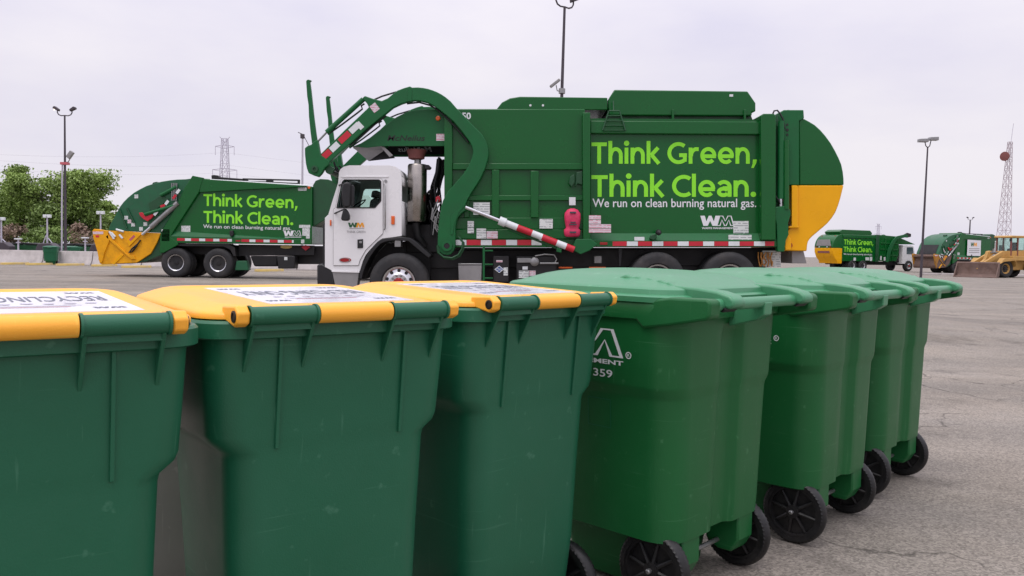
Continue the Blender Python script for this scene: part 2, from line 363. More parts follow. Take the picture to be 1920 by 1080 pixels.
# asphalt
def asphalt():
    m = bpy.data.materials.new('worn_grey_asphalt'); m.use_nodes = True
    t = m.node_tree; N = t.nodes; L = t.links; b = N['Principled BSDF']; b.inputs['Roughness'].default_value = 0.92
    b.inputs['Specular IOR Level'].default_value = 0.25
    tc = N.new('ShaderNodeTexCoord')
    def noise(s, d=4, r=0.6, vec=None):
        n = N.new('ShaderNodeTexNoise'); n.inputs['Scale'].default_value = s; n.inputs['Detail'].default_value = d; n.inputs['Roughness'].default_value = r
        L.new(vec or tc.outputs['Object'], n.inputs['Vector']); return n.outputs['Fac']
    def rng(x, a, b_, c, d):
        r = N.new('ShaderNodeMapRange'); r.inputs[1].default_value = a; r.inputs[2].default_value = b_; r.inputs[3].default_value = c; r.inputs[4].default_value = d
        L.new(x, r.inputs[0]); return r.outputs[0]
    def mul(x, y):
        k = N.new('ShaderNodeMath'); k.operation = 'MULTIPLY'; L.new(x, k.inputs[0])
        if isinstance(y, (int, float)): k.inputs[1].default_value = y
        else: L.new(y, k.inputs[1])
        return k.outputs[0]
    vo = N.new('ShaderNodeTexVoronoi'); vo.inputs['Scale'].default_value = 105; L.new(tc.outputs['Object'], vo.inputs['Vector'])
    sp = N.new('ShaderNodeSeparateColor'); L.new(vo.outputs['Color'], sp.inputs[0])
    agg = rng(sp.outputs[0], 0, 1, 0.66, 1.34)
    fine = rng(noise(300, 2), 0.3, 0.7, 0.86, 1.14)
    big = rng(noise(0.35, 5), 0.3, 0.7, 0.90, 1.10)
    mid = rng(noise(3.0, 5, 0.7), 0.3, 0.7, 0.92, 1.08)
    # long faint tyre / sweeping streaks running along x
    mp = N.new('ShaderNodeMapping'); mp.inputs['Scale'].default_value = (0.04, 0.75, 1); L.new(tc.outputs['Object'], mp.inputs[0])
    streak = rng(noise(1.0, 4, 0.6, mp.outputs[0]), 0.35, 0.65, 0.80, 1.11)
    stain = rng(noise(1.1, 5, 0.65), 0.55, 0.70, 1.0, 0.62)
    # cracks
    nz = N.new('ShaderNodeTexNoise'); nz.inputs['Scale'].default_value = 1.6; nz.inputs['Detail'].default_value = 5; L.new(tc.outputs['Object'], nz.inputs['Vector'])
    ad = N.new('ShaderNodeVectorMath'); ad.operation = 'MULTIPLY_ADD'; ad.inputs[1].default_value = (0.9, 0.9, 0); L.new(nz.outputs['Color'], ad.inputs[0]); L.new(tc.outputs['Object'], ad.inputs[2])
    vc = N.new('ShaderNodeTexVoronoi'); vc.feature = 'DISTANCE_TO_EDGE'; vc.inputs['Scale'].default_value = 0.42; L.new(ad.outputs[0], vc.inputs['Vector'])
    crack = rng(vc.outputs['Distance'], 0.0, 0.006, 0.42, 1.0)
    cm = N.new('ShaderNodeMath'); cm.operation = 'MAXIMUM'; L.new(crack, cm.inputs[0]); L.new(rng(noise(0.6, 2), 0.43, 0.51, 1.0, 0.0), cm.inputs[1])
    v = mul(mul(mul(mul(agg, fine), mul(big, mid)), mul(streak, stain)), cm.outputs[0])
    tint = N.new('ShaderNodeMix'); tint.data_type = 'RGBA'; tint.inputs[6].default_value = (0.250, 0.220, 0.186, 1); tint.inputs[7].default_value = (0.232, 0.210, 0.184, 1)
    L.new(rng(noise(0.8, 3), 0.35, 0.65, 0, 1), tint.inputs[0])
    sc = N.new('ShaderNodeVectorMath'); sc.operation = 'SCALE'; L.new(tint.outputs[2], sc.inputs[0]); L.new(v, sc.inputs['Scale'])
    L.new(sc.outputs[0], b.inputs['Base Color'])
    bp = N.new('ShaderNodeBump'); bp.inputs['Strength'].default_value = 0.5; bp.inputs['Distance'].default_value = 0.006
    L.new(mul(agg, cm.outputs[0]), bp.inputs['Height']); L.new(bp.outputs[0], b.inputs['Normal'])
    return m
K['asphalt'] = asphalt()
K['scrub'] = M('rough_grass_verge', (104, 112, 74), 0.95, var=0.3, scale=0.6, bump=0.3, bscale=4)
def lamp_mat():
    m = bpy.data.materials.new('lit_lamp'); m.use_nodes = True; b = m.node_tree.nodes['Principled BSDF']
    b.inputs['Base Color'].default_value = (0.9, 0.8, 0.6, 1); b.inputs['Emission Color'].default_value = (1, 0.78, 0.55, 1); b.inputs['Emission Strength'].default_value = 6; return m
K['lit'] = lamp_mat()
# ------------------------------------------------------------------ ground: one sheet to the horizon
def make_ground():
    xs = [-3000, -1500, -700, -300, -150, -80, -50] + [x for x in range(-40, -6, 4)] + [x * 0.5 for x in range(-12, 32)] + [16, 20, 26, 34, 50, 80, 150, 300, 700, 1500, 3000]
    ys = [-3000, -1000, -300, -100, -30, -10, -4, 0, 2, 4, 6, 8] + [8.5 + i * 0.5 for i in range(42)] + [30, 33, 37, 42, 50, 60, 80, 120, 200, 400, 800, 1500, 4000]
    vs = [(x, y, ground_z(x, y)) for y in ys for x in xs]; n = len(xs)
    fs = [(j*n+i, j*n+i+1, (j+1)*n+i+1, (j+1)*n+i) for j in range(len(ys)-1) for i in range(n-1)]
    o = MB().add(vs, fs).build('ground', K['asphalt'], smooth=80)
    tag(o, None, None, kind='structure')
make_ground()

# ------------------------------------------------------------------ wheels of the carts
def cart_wheel(root, x, r=0.135, wd=0.05, zc=None):
    zc = r if zc is None else zc; sx = 1 if x > 0 else -1
    c = (x, 0, zc); n = 104
    # tyre with moulded lugs on both shoulders
    m = MB(); prof = [(r*0.80, -wd*0.36), (r*0.80, -wd*0.48), (r*0.93, -wd*0.5), (r*0.975, -wd*0.40), (r, -wd*0.16), (r, wd*0.16), (r*0.975, wd*0.40), (r*0.93, wd*0.5), (r*0.80, wd*0.48), (r*0.80, wd*0.36)]
    vs = []; fs = []
    for i, (pr, h) in enumerate(prof):
        for k in range(n):
            an = 2 * math.pi * k / n; rr = pr
            if i in (2, 3, 6, 7) and (k + (1 if i > 4 else 0)) % 2: rr = pr - 0.0035
            vs.append((c[0] + h, c[1] + rr * math.cos(an), c[2] + rr * math.sin(an)))
    for i in range(len(prof)):
        j = (i + 1) % len(prof)
        for k in range(n): fs.append((i*n+k, i*n+(k+1) % n, j*n+(k+1) % n, j*n+k))
    w = m.add(vs, fs).build('wheel', K['wheel_black'], root, smooth=30)
    m = MB().lathe([(r*0.81, -wd*0.40), (r*0.81, wd*0.40), (r*0.72, wd*0.40), (r*0.70, wd*0.18), (r*0.70, -wd*0.18), (r*0.72, -wd*0.40)], c, (1, 0, 0), 40, close=True)
    m.lathe([(r*0.71, -wd*0.06), (r*0.71, wd*0.06)], c, (1, 0, 0), 40)
    for k in range(8):
        a = 2 * math.pi * k / 8 + 0.2
        d = Vector((0, math.cos(a), math.sin(a)))
        for s in (-1, 1):
            p0 = Vector(c) + d * r * 0.14 + Vector((s * wd * 0.30, 0, 0)); p1 = Vector(c) + d * r * 0.72 + Vector((s * wd * 0.14, 0, 0))
            m.tube([p0, p1], [0.008, 0.006], 6)
    m.build('rim', K['wheel_black'], w, smooth=35)
    MB().lathe([(r*0.20, -wd*0.52), (r*0.20, wd*0.50), (r*0.14, wd*0.56)], c, (1, 0, 0), 20).build('hub', K['wheel_black'], w)
    MB().lathe([(0.009, wd*0.56), (0.009, wd*0.80), (0.005, wd*0.86)], c, (sx, 0, 0), 10).build('axle_cap', K['steel'], w)
    return w

# ------------------------------------------------------------------ cart type A: blue-green tub with a yellow hinged lid
A_SEC = [(0.04, .215, -.03, .25, .05), (0.07, .228, -.05, .27, .06), (0.30, .238, -.076, .30, .065), (0.55, .246, -.087, .335, .07), (0.735, .252, -.096, .365, .07),
         (0.752, .256, -.097, .375, .07), (0.775, .284, -.099, .43, .07), (0.792, .291, -.10, .445, .07), (0.88, .296, -.107, .468, .07), (1.012, .302, -.118, .49, .07)]
def sec_at(S, z):
    for a, b in zip(S, S[1:]):
        if a[0] <= z <= b[0]:
            t = (z - a[0]) / (b[0] - a[0]); return [a[i] + (b[i] - a[i]) * t for i in range(5)]
    return S[-1] if z > S[-1][0] else S[0]
def cart_a(label, body_mat, lid_mat, group=None, with_label=True):
    t = thing('recycling_cart', label, 'cart', group=group)
    b = MB().loft([rrect(hw, y0, y1, r, z, 8) for z, hw, y0, y1, r in A_SEC], True, False)
    body = b.build('tub', body_mat, t, smooth=40)
    # rolled rim band
    loops = []
    for z, o in ((1.008, 0.0), (1.006, .016), (1.009, .021), (1.040, .021), (1.0455, .016), (1.0455, -.01), (1.02, -.012)):
        loops.append(rrect(.302 + o, -.118 - o, .49 + o, .07 + o, z, 8))
    MB().loft(loops, False, False).build('rim_band', body_mat, t, smooth=40)
    ty, tz, tr = -.162, 1.058, .0195
    for s in (-1, 1):
        m = MB().tube([(s*.092, ty, tz), (s*.243, ty, tz)], tr, 20)
        m.tube([(s*.092, ty, tz), (s*.097, ty, tz)], tr + .003, 20); m.tube([(s*.238, ty, tz), (s*.243, ty, tz)], tr + .003, 20)
        m.box(min(s*.10, s*.235), max(s*.10, s*.235), -.162, -.138, 1.026, 1.046)
        m.build('handle', body_mat, t, smooth=40)
        for x in (s*.10, s*.232):
            g = MB().prism_x([(ty-.014, tz-.005), (ty-.006, tz-.020), (-.1115, .935), (-.105, .935), (-.115, 1.047), (ty+.012, tz)], x-.004, x+.004)
            g.build('gusset', body_mat, t, smooth=0, bevel=.0015)
        MB().prism_x([(-.085, .755), (-.104, .76), (-.127, 1.008), (-.10, 1.008)], s*.155-.004, s*.155+.004).build('rib', body_mat, t, smooth=0, bevel=.0015)
    def tilt(q):     # the lid lies lower at the hinge and rises towards the front
        f = .50 + .44 * (q[1] + .122) / .63
        return (q[0], q[1], 1.0475 + (q[2] - 1.0475) * f)
    # lid: skirt, rounded shoulder, raised border and a flat, slightly sunk field for the label
    L = []
    for z, ins in ((1.0475, .004), (1.0495, .0), (1.066, .0), (1.0745, .004), (1.080, .014), (1.090, .034), (1.0975, .052), (1.100, .062), (1.0985, .072), (1.0955, .078)):
        L.append([tilt(q) for q in rrect(.314 - ins, -.124 + ins*.55, .508 - ins, .095 - ins*.3, z, 8)])
    lid = MB().loft(L, True, True).build('lid', lid_mat, t, smooth=45)
    MB().tube([(-.0895, ty, tz), (.0895, ty, tz)], tr + .001, 20).build('hinge_barrel', lid_mat, lid, smooth=40)
    m = MB().prism_x([(-.11, 1.05), (-.165, tz-.012), (-.172, tz+.012), (-.155, tz+.0215), (-.10, 1.076)], -.086, .086)
    m.build('hinge_strap', lid_mat, lid, smooth=30, bevel=.004)
    for s in (-1, 1):
        m = MB().prism_x([(-.09, 1.05), (-.160, tz-.022), (-.178, tz-.014), (-.182, tz+.008), (-.165, tz+.022), (-.09, 1.076)], min(s*.2445, s*.272), max(s*.2445, s*.272))
        m.build('hinge_ear', lid_mat, lid, smooth=30, bevel=.004)
        MB().lathe([(.0125, 0), (.0125, .0025), (.0085, .003), (.0085, .001)], (s*.272, ty, tz), (s, 0, 0), 16).build('hinge_pin', K['black'], lid)
    if with_label:
        x0, x1, y0, y1 = -.150, .225, -.050, .395
        lz = lambda y, dz=.0012: 1.0475 + (1.0955 - 1.0475) * (.50 + .44 * (y + .122) / .63) + dz
        lb = MB().add([(x0, y0, lz(y0)), (x1, y0, lz(y0)), (x1, y1, lz(y1)), (x0, y1, lz(y1)), (x0, y0, lz(y0, -.002)), (x1, y0, lz(y0, -.002)), (x1, y1, lz(y1, -.002)), (x0, y1, lz(y1, -.002))], [(0,1,2,3),(7,6,5,4),(0,4,5,1),(1,5,6,2),(2,6,7,3),(3,7,4,0)])
        lab = lb.build('lid_label', K['lid_label'], t, smooth=0)
        def top(u0, u1, v0, v1):   # read from the front of the cart: x runs backwards, up points to the hinge
            return lambda u, v: (u0 + (u1-u0)*(1-u), v0 + (v1-v0)*(1-v), lz(v0 + (v1-v0)*(1-v), .0020))
        put_text('lettering', ('RECYCLING ONLY', 0.006, 0), K['label_ink'], lab, top(-.125, .200, .155, .262))
        for xx, yy in ((-.135, .33), (.145, .33), (-.135, .0), (.145, .0)):
            put_poly('logo_mark', W_POLY, K['label_ink'], lab, top(xx + .03, xx + .06, yy, yy + .022))
            put_poly('logo_mark', M_POLY, K['label_ink'], lab, top(xx, xx + .03, yy, yy + .022))
        random.seed(3)
        for k in range(7):     # printed pictograms above the words
            cx = -.07 + .038 * k; cy = .105 + random.uniform(-.006, .006); q = [(0.5 + .5*random.uniform(.7, 1)*math.cos(a), .5 + .5*random.uniform(.5, 1)*math.sin(a)) for a in [i*math.pi/4 for i in range(8)]]
            put_poly('pictogram', q, K['galv'], lab, top(cx - .013, cx + .013, cy - .014, cy + .014))
        for k in range(3):
            yy = .035 + .014 * k
            put_poly('print_line', [(0, 0), (1, 0), (1, 1), (0, 1)], K['print_red'] if k == 0 else K['galv'], lab, top(-.05 - .01*k, .11 + .012*k, yy, yy + .005))
    for s in (-1, 1): cart_wheel(t, s*.262, r=.125, wd=.045)
    MB().tube([(-.26, 0, .125), (.26, 0, .125)], .008, 10).build('axle', K['steel'], t)
    return t
def frame(o, xy, deg, sc=1.0):
    o.location = (xy[0], xy[1], ground_z(*xy)); o.rotation_euler = (0, 0, rad(deg)); o.scale = (sc, sc, sc)
ca = cart_a('yellow-lidded recycling cart standing farthest from the all-green carts', K['cartA'], K['lidA'], 'yellow-lidded recycling carts')
c2 = copy_tree(ca); c3 = copy_tree(ca)
frame(ca, (-0.922, 1.506), 37); frame(c2, (-0.452, 1.972), 38.5); frame(c3, (0.012, 2.510), 46)
c2['label'] = 'yellow-lidded recycling cart standing between two other yellow-lidded carts'
c3['label'] = 'yellow-lidded recycling cart standing next to the all-green carts'
# a grey cart of the same kind stands behind the first two, seen only through the gap
cg = copy_tree(ca); cg.name = 'grey_cart'
for o in list(cg.children):
    if o.name.startswith('lid_label'): drop_tree(o)
def remat(o, src, dst):
    if o.type == 'MESH' and o.data.materials and o.data.materials[0] in src:
        o.data = o.data.copy(); o.data.materials[0] = dst
    for ch in o.children: remat(ch, src, dst)
remat(cg, (K['cartA'], K['lidA']), K['cartG'])
tag(cg, 'grey plastic cart standing behind the gap between two yellow-lidded carts', 'cart'); cg.pop('group', None) if 'group' in cg else None
frame(cg, (-1.02, 2.50), 40, 0.90)
put_text('lettering', ('WASTE MANAGEMENT', 0.03, 0), K['tape_white'], cg, lambda u, v: (-.06 + .29*u, sec_at(A_SEC, .70)[2] - .004, .70 + .022*v))

# ------------------------------------------------------------------ cart type B: all-green cart with domed lid and handle bar
B_SEC = [(0.232, 0.316, -.078, .53, 0.095), (0.238, 0.328, -.090, .545, 0.100), (0.30, 0.332, -.094, .555, 0.105), (0.52, 0.341, -.098, .58, 0.105), (0.715, 0.349, -.102, .60, 0.105),
         (0.728, 0.352, -.103, .603, 0.105), (0.752, 0.366, -.108, .615, 0.105), (0.766, 0.369, -.109, .617, 0.105), (0.90, 0.374, -.113, .63, 0.105), (1.02, 0.378, -.118, .64, 0.105)]
def cart_b(label, number=True):
    t = thing('green_cart', label, 'cart', group='all-green carts in the row')
    def chan(z, hw, y0, y1, r):
        lp = rrect(hw, y0, y1, r, z, 8); d = .024 * sstep(.985, .93, z) if z > .9 else .024
        ins = [(x, y0 + k * d, z) for x, k in ((-.12, 0), (-.085, 0), (-.074, .12), (-.052, .92), (-.040, 1), (.040, 1), (.052, .92), (.074, .12), (.085, 0), (.12, 0))]
        return lp[:27] + ins + lp[27:]
    BS = B_SEC[:-1] + [(0.935, .3755, -.1145, .632, .105), (0.96, .3765, -.1155, .635, .105), (0.985, .377, -.117, .638, .105), B_SEC[-1]]
    MB().loft([chan(*q) for q in BS], True, False).build('tub', K['cartB'], t, smooth=40)
    # lower well in front of the axle
    lo = [(0.015, .19, .10, .40, .05), (0.03, .21, .09, .42, .06), (0.14, .235, .085, .45, .06), (0.245, .27, .03, .50, .06)]
    MB().loft([rrect(hw, y0, y1, r, z, 6) for z, hw, y0, y1, r in lo]).build('well', K['cartB'], t, smooth=40)
    # wheel pods: side flares of the well reaching over the wheels
    for s in (-1, 1):
        m = MB().prism_x([(.0, .10), (-.055, .10), (-.085, .15), (-.085, .245), (.05, .245), (.05, .13)], min(s*.135, s*.245), max(s*.135, s*.245))
        m.build('axle_bracket', K['cartB'], t, smooth=30, bevel=.008)
    # rim
    loops = []
    for z, o in ((.985, -.003), (.988, .012), (1.035, .016), (1.042, .012), (1.042, -.02)):
        loops.append(rrect(.378 + o, -.118 - o, .64 + o, .10 + o, z, 8))
    MB().loft(loops, False, False).build('rim_band', K['cartB'], t, smooth=40)
    for s in (-1, 1):
        m = MB().prism_x([(.045, 1.0), (.0, .958), (-.10, .974), (-.232, 1.000), (-.244, 1.010), (-.247, 1.054), (-.234, 1.065), (-.10, 1.064), (-.02, 1.052), (.045, 1.038)], min(s*.325, s*.391), max(s*.325, s*.391))
        m.build('handle_bracket', K['cartB'], t, smooth=30, bevel=.009, seg=3)
    m = MB().tube([(-.335, -.222, 1.044), (.335, -.222, 1.044)], .020, 16); m.build('handle_bar', K['lidB'], t, smooth=40)
    MB().prism_x([(-.11, .955), (-.215, .984), (-.242, 1.002), (-.244, 1.045), (-.21, 1.050), (-.11, 1.03)], -.028, .028).build('handle_support', K['lidB'], t, smooth=0, bevel=.004)
    # lid: stepped skirt and a crowned top that is highest a little in front of the middle
    L = []; N = 8
    for z, ins in ((1.043, .012), (1.044, .0), (1.062, -.002), (1.066, .004), (1.070, .016), (1.088, .020), (1.094, .028), (1.099, .050), (1.112, .085), (1.125, .125), (1.131, .16), (1.1335, .20), (1.135, .25), (1.1355, .32)):
        lp = rrect(.400 - ins, -.125 + ins, .700 - ins, .13 - ins*.25, z, N)
        k = (z - 1.043) / .088
        L.append([(x, y, zz + k * k * (.022 * math.cos((y - .30) / .45 * 1.35) + .010 * math.cos(x / .30 * 1.5) - .022)) for x, y, zz in lp])
    lid = MB().loft(L, True, True).build('lid', K['lidB'], t, smooth=40)
    for s in (-1, 1):
        # arm: long tapering ridge with a rippled top that carries the hinge
        top = [(.30, 1.095), (.18, 1.116)] + [(.15 - .0090*i, 1.127 - .0009*i + .0024 * math.sin(i * 2 * math.pi / 5)) for i in range(21)] + [(-.05, 1.098), (-.14, 1.094), (-.21, 1.086), (-.255, 1.074), (-.272, 1.060)]
        poly = top + [(-.272, 1.040), (-.255, 1.032), (-.20, 1.036), (-.13, 1.048), (.0, 1.062), (.30, 1.078)]
        m = MB().prism_x(poly, min(s*.215, s*.293), max(s*.215, s*.293)); m.build('lid_arm', K['lidB'], lid, smooth=40, bevel=.012, seg=3)
        MB().prism_x([(-.19, 1.042), (-.235, 1.020), (-.25, 1.032), (-.2, 1.052)], min(s*.222, s*.298), max(s*.222, s*.298)).build('hinge_clip', K['black'], lid, smooth=0, bevel=.003)
    MB().prism_x([(.62, 1.085), (.66, 1.08), (.735, 1.046), (.735, 1.036), (.68, 1.045)], -.11, .11).build('lid_grip', K['lidB'], lid, smooth=0, bevel=.006)
    # hot-stamped mark on the left flank, reading towards the back
    def side(y0, y1, z0, z1):
        return lambda u, v: (-(sec_at(B_SEC, z0 + (z1-z0)*v)[1] + .0016), y0 + (y1-y0)*u, z0 + (z1-z0)*v)
    put_poly('logo_mark', W_POLY, K['tape_white'], t, side(.585, .305, .850, .945), inset(W_POLY, .055))
    put_poly('logo_mark', M_POLY, K['tape_white'], t, side(.335, .085, .850, .945), inset(M_POLY, .055))
    put_text('lettering', ('WASTE MANAGEMENT', 0.03, 0), K['tape_white'], t, side(.575, .085, .824, .840))
    ring = [(.5 + .5*math.cos(a*math.pi/8), .5 + .5*math.sin(a*math.pi/8)) for a in range(16)]
    put_poly('registered_mark', ring, K['tape_white'], t, side(.076, .052, .850, .874), [(.5 + .36*math.cos(a*math.pi/8), .5 + .36*math.sin(a*math.pi/8)) for a in range(16)])
    put_text('lettering', ('R', 0, 0), K['tape_white'], t, side(.069, .059, .857, .867))
    if number: put_text('lettering', ('30-41359', 0.012, 0), K['tape_white'], t, side(.345, .130, .778, .805))
    # moulded plate lower down
    rr = [(x, y) for x, y in ((.0, .0), (1, 0), (1, 1), (0, 1))]
    m = MB()
    for (a0, a1, b0, b1) in ((.25, .15, .60, .603), (.25, .15, .697, .70), (.25, .247, .60, .70), (.153, .15, .60, .70)):
        f = side(a0, a1, b0, b1); m.add([f(0,0), f(1,0), f(1,1), f(0,1)], [(0,1,2,3)])
    m.build('moulded_frame', K['cartFar'], t, smooth=0)
    for s in (-1, 1): cart_wheel(t, s*.285)
    MB().tube([(-.285, 0, .135), (.285, 0, .135)], .009, 10).build('axle', K['steel'], t)
    return t
cb = cart_b('all-green cart standing next to a yellow-lidded cart, number stamped under its mark')
b5 = copy_tree(cb); b6 = copy_tree(cb)
b5['label'] = 'all-green cart standing between two other all-green carts'
b6['label'] = 'all-green cart at the end of the row, with only asphalt beyond it'
frame(cb, (0.695, 2.965), 46.5); frame(b5, (1.396, 3.640), 47.5); frame(b6, (1.985, 4.340), 46.5)
# ------------------------------------------------------------------ shared truck pieces
def truck_wheel(root, c, R, wd, dual=False, rim_mat=None, face=-1, steer=False):
    """wheel with its axle along y; face -1: the visible outer side looks to -y"""
    rim_mat = rim_mat or K['alu']; x, y, z = c; f = face
    prof = [(R*.56, 0), (R*.60, -wd*.10), (R*.80, -wd*.14), (R*.93, -wd*.08), (R*.965, 0.0), (R*.985, wd*.05), (R, wd*.16), (R, wd*.84), (R*.985, wd*.95), (R*.93, wd*1.08), (R*.80, wd*1.12), (R*.56, wd)]
    m = MB().lathe([(r, -f*h) for r, h in prof], c, (0, 1, 0), 56, close=True)
    for g in (.30, .44, .56, .70):
        m.lathe([(R*1.004, -f*(wd*g-.012)), (R*1.004, -f*(wd*g+.012))], c, (0, 1, 0), 56)
    if dual: m.lathe([(r, -f*(h + wd*1.16)) for r, h in prof], c, (0, 1, 0), 48, close=True)
    w = m.build('wheel', K['rubber'], root, smooth=40)
    m = MB()
    if steer:   # convex disc wheel with a dished-out face
        pr = [(R*.565, .012), (R*.55, -.006), (R*.50, .0), (R*.46, .022), (R*.36, .012), (R*.30, -.012), (R*.05, -.012)]
    else:
        pr = [(R*.565, .012), (R*.55, -.006), (R*.50, .01), (R*.46, .06), (R*.40, .13), (R*.30, .15), (R*.05, .15)]
    m.lathe([(r, -f*h) for r, h in pr], c, (0, 1, 0), 40, cap0=False)
    rim = m.build('rim', rim_mat, w, smooth=35)
    hh = .016 if steer else .088
    for k in range(10 if f < 0 else 0):
        a = 2*math.pi*(k + .5)/10; rr = R*.415
        MB().lathe([(R*.06, f*.004 - f*hh), (R*.06, -f*hh - f*.002)], (x + rr*math.cos(a), y, z + rr*math.sin(a)), (0, 1, 0), 10).build('dark_hole_disc', K['chassis'], w, smooth=0)  # dark disc on the rim, paints the shade inside a hand hole
    b = -.012 if steer else .15
    for k in range(10 if f < 0 else 0):
        a = 2*math.pi*k/10; rr = R*.245
        MB().lathe([(.020, -f*b), (.020, -f*(b-.03)), (.012, -f*(b-.045))], (x + rr*math.cos(a), y, z + rr*math.sin(a)), (0, 1, 0), 8).build('lug_nut', K['steel'], w, smooth=0)
    MB().lathe([(R*.18, -f*b), (R*.18, -f*(b-.05)), (R*.15, -f*(b-.09)), (R*.04, -f*(b-.10))], c, (0, 1, 0), 20).build('hub_cap', K['redlens'] if steer else K['chassis'], w)
    return w
def tape_run(root, P, x0, x1, y0, y1, Y, step, start_red=True, slope=0.0, alt=None):
    x = x0; red = start_red
    while x < x1 - 2:
        e = min(x1, x + (step if red else step * .78))
        ya = y0 + slope * (x - x0); yb = y1 + slope * (x - x0)
        MB().prism(P.poly([(x, ya), (e, ya + slope*(e-x)), (e, yb + slope*(e-x)), (x, yb)]), Y - .004, Y + .001).build('reflective_tape', K['red'] if red else K['tape_white'], root, smooth=0)
        x = e + .4; red = not red
def sticker_at(root, P, x0, y0, x1, y1, Y, mat=None, name='sticker'):
    return MB().prism(P.poly([(x0, y0), (x1, y0), (x1, y1), (x0, y1)]), Y - .004, Y).build(name, mat or K['sticker'], root, smooth=0)
def flat(P, x0, y0, x1, y1, Y, sl=0.0):
    """unit box -> photo rectangle on plane Y (v up); sl = photo slope of the base line"""
    def fn(u, v):
        px = x0 + (x1-x0)*u; p = at(px, y1 + (y0-y1)*v + sl*(px-x0), Y); return (p.x, Y, p.z)
    return fn

# ------------------------------------------------------------------ the front-loader parked in the middle
YT = 15.5
P = Plane(YT)
fx, fz = P(747, 517); 
T = thing('refuse_truck', 'green front-loading refuse truck with white cab, yellow tailgate and raised arms', 'truck', (0.9, YT + 1.2, ground_z(0.9, YT)))
G = K['green']
# --- body: hopper half
YB, YE = YT + .16, YT + 2.50
def pz(pts): return P.poly(pts)
MB().prism(Plane(YB + .04).poly([(833,204),(1097,204),(1097,452),(833,452)]), YB + .04, YE).build('hopper', G, T, bevel=.02)
MB().prism(Plane(YB + .10).poly([(930,206),(941,192),(956,184),(975,181),(1139,183),(1139,206)]), YB + .10, YE - .1).build('hopper_canopy', G, T, bevel=.015)
for i in range(2):
    sx = 995 + 24*i
    MB().lathe([(.022, 0), (.022, .006)], (P(sx, 193)[0], YB + .092, P(sx, 193)[1]), (0, 1, 0), 10).build('rivet_hole', K['tape_white'], T)
def bar(x0, y0, x1, y1, d=.06, name='stiffener', mat=None, bev=.012):
    return MB().prism(Plane(YB + .04 - d).poly([(x0,y0),(x1,y0),(x1,y1),(x0,y1)]), YB + .04 - d, YB + .045).build(name, mat or G, T, bevel=bev)
bar(833, 210, 848, 448, .10, 'corner_post')
bar(848, 306, 1093, 318, .07); bar(848, 366, 1093, 376, .06); bar(922, 318, 936, 408, .07); bar(995, 320, 1010, 408, .085); bar(870, 320, 880, 408, .05)
bar(848, 408, 1093, 430, .03, 'lower_panel'); bar(848, 430, 1093, 448, .06, 'lower_rail')
bar(1093, 211, 1107, 470, .16, 'centre_post')
MB().prism(pz([(1080,448),(1107,448),(1120,458),(1104,470),(1088,477),(1076,470),(1074,462)]), YT - .06, YB + .05).build('arm_bracket', K['green_arm'], T, bevel=.01)
bar(833, 448, 1095, 464, .045, 'sill')
# --- body: box half
MB().prism(Plane(YB + .07).poly([(1107,228),(1429,228),(1429,452),(1107,452)]), YB + .07, YE).build('box_body', G, T, bevel=.01)
MB().prism(Plane(YB - .02).poly([(1107,226),(1428,228),(1428,252),(1107,250)]), YB - .02, YB + .071).build('top_rail', G, T, bevel=.015)
MB().prism(Plane(YB + .05).poly([(1107,222),(1424,224),(1424,229),(1107,227)]), YB + .05, YE).build('roof_deck', G, T)
m = MB(); a = P(1107, 437); b_ = P(1470, 437); c = P(1107, 451); d = P(1470, 451)
m.add([(a[0], YB + .069, a[1]), (b_[0], YB + .069, b_[1]), (d[0], YB - .05, d[1]), (c[0], YB - .05, c[1]), (c[0], YB + .2, c[1]), (d[0], YB + .2, d[1])], [(0,1,2,3), (3,2,5,4), (0,3,4), (1,5,2), (0,4,5,1)])
m.build('chamfer_rail', K['green_arm'], T, smooth=0)
MB().prism(Plane(YB - .05).poly([(1107,451.3),(1470,451.3),(1470,462.5),(1107,462.5)]), YB - .05, YE).build('sill', G, T, bevel=.006)
# top hatch
MB().prism(Plane(YB + .12).poly([(1140,187),(1152,168),(1402,171),(1417,193),(1417,209),(1410,210),(1410,217),(1142,216)]), YB + .12, YE - .15).build('top_hatch', G, T, bevel=.02)
MB().prism(Plane(YB + .22).poly([(1141,216.3),(1409,217.3),(1412,227),(1139,226)]), YB + .22, YE - .25).build('hatch_frame', K['green_dark'], T, bevel=.01)
for x in (1262, 1397):
    MB().prism(Plane(YB + .07).poly([(x-2,205),(x+2,205),(x+2,228),(x-2,228)]), YB + .07, YB + .13).build('hatch_post', G, T, bevel=.006)
sticker_at(T, P, 1375, 171.5, 1382, 176, YB + .118, K['tape_white'])
# hanging step ladder on the top rail
m = MB()
for s in (0, 1):
    p0 = P(1143 if s == 0 else 1163, 206); p1 = P(1131 if s == 0 else 1174, 243)
    m.tube([(p0[0], YB - .04, p0[1]), (p1[0], YB - .06, p1[1])], .016, 8)
for k in range(5):
    t_ = k / 4; xa, xb, yy = 1143 - 12*t_, 1163 + 11*t_, 206 + 37*t_
    p0, p1 = P(xa, yy), P(xb, yy); m.tube([(p0[0], YB - .05, p0[1]), (p1[0], YB - .05, p1[1])], .012, 6)
p0, p1 = P(1152, 186), P(1152, 206); m.tube([(p0[0], YB + .02, p0[1]), (p1[0], YB - .04, p1[1])], .012, 6)
m.build('roof_step', K['green_dark'], T, smooth=40)
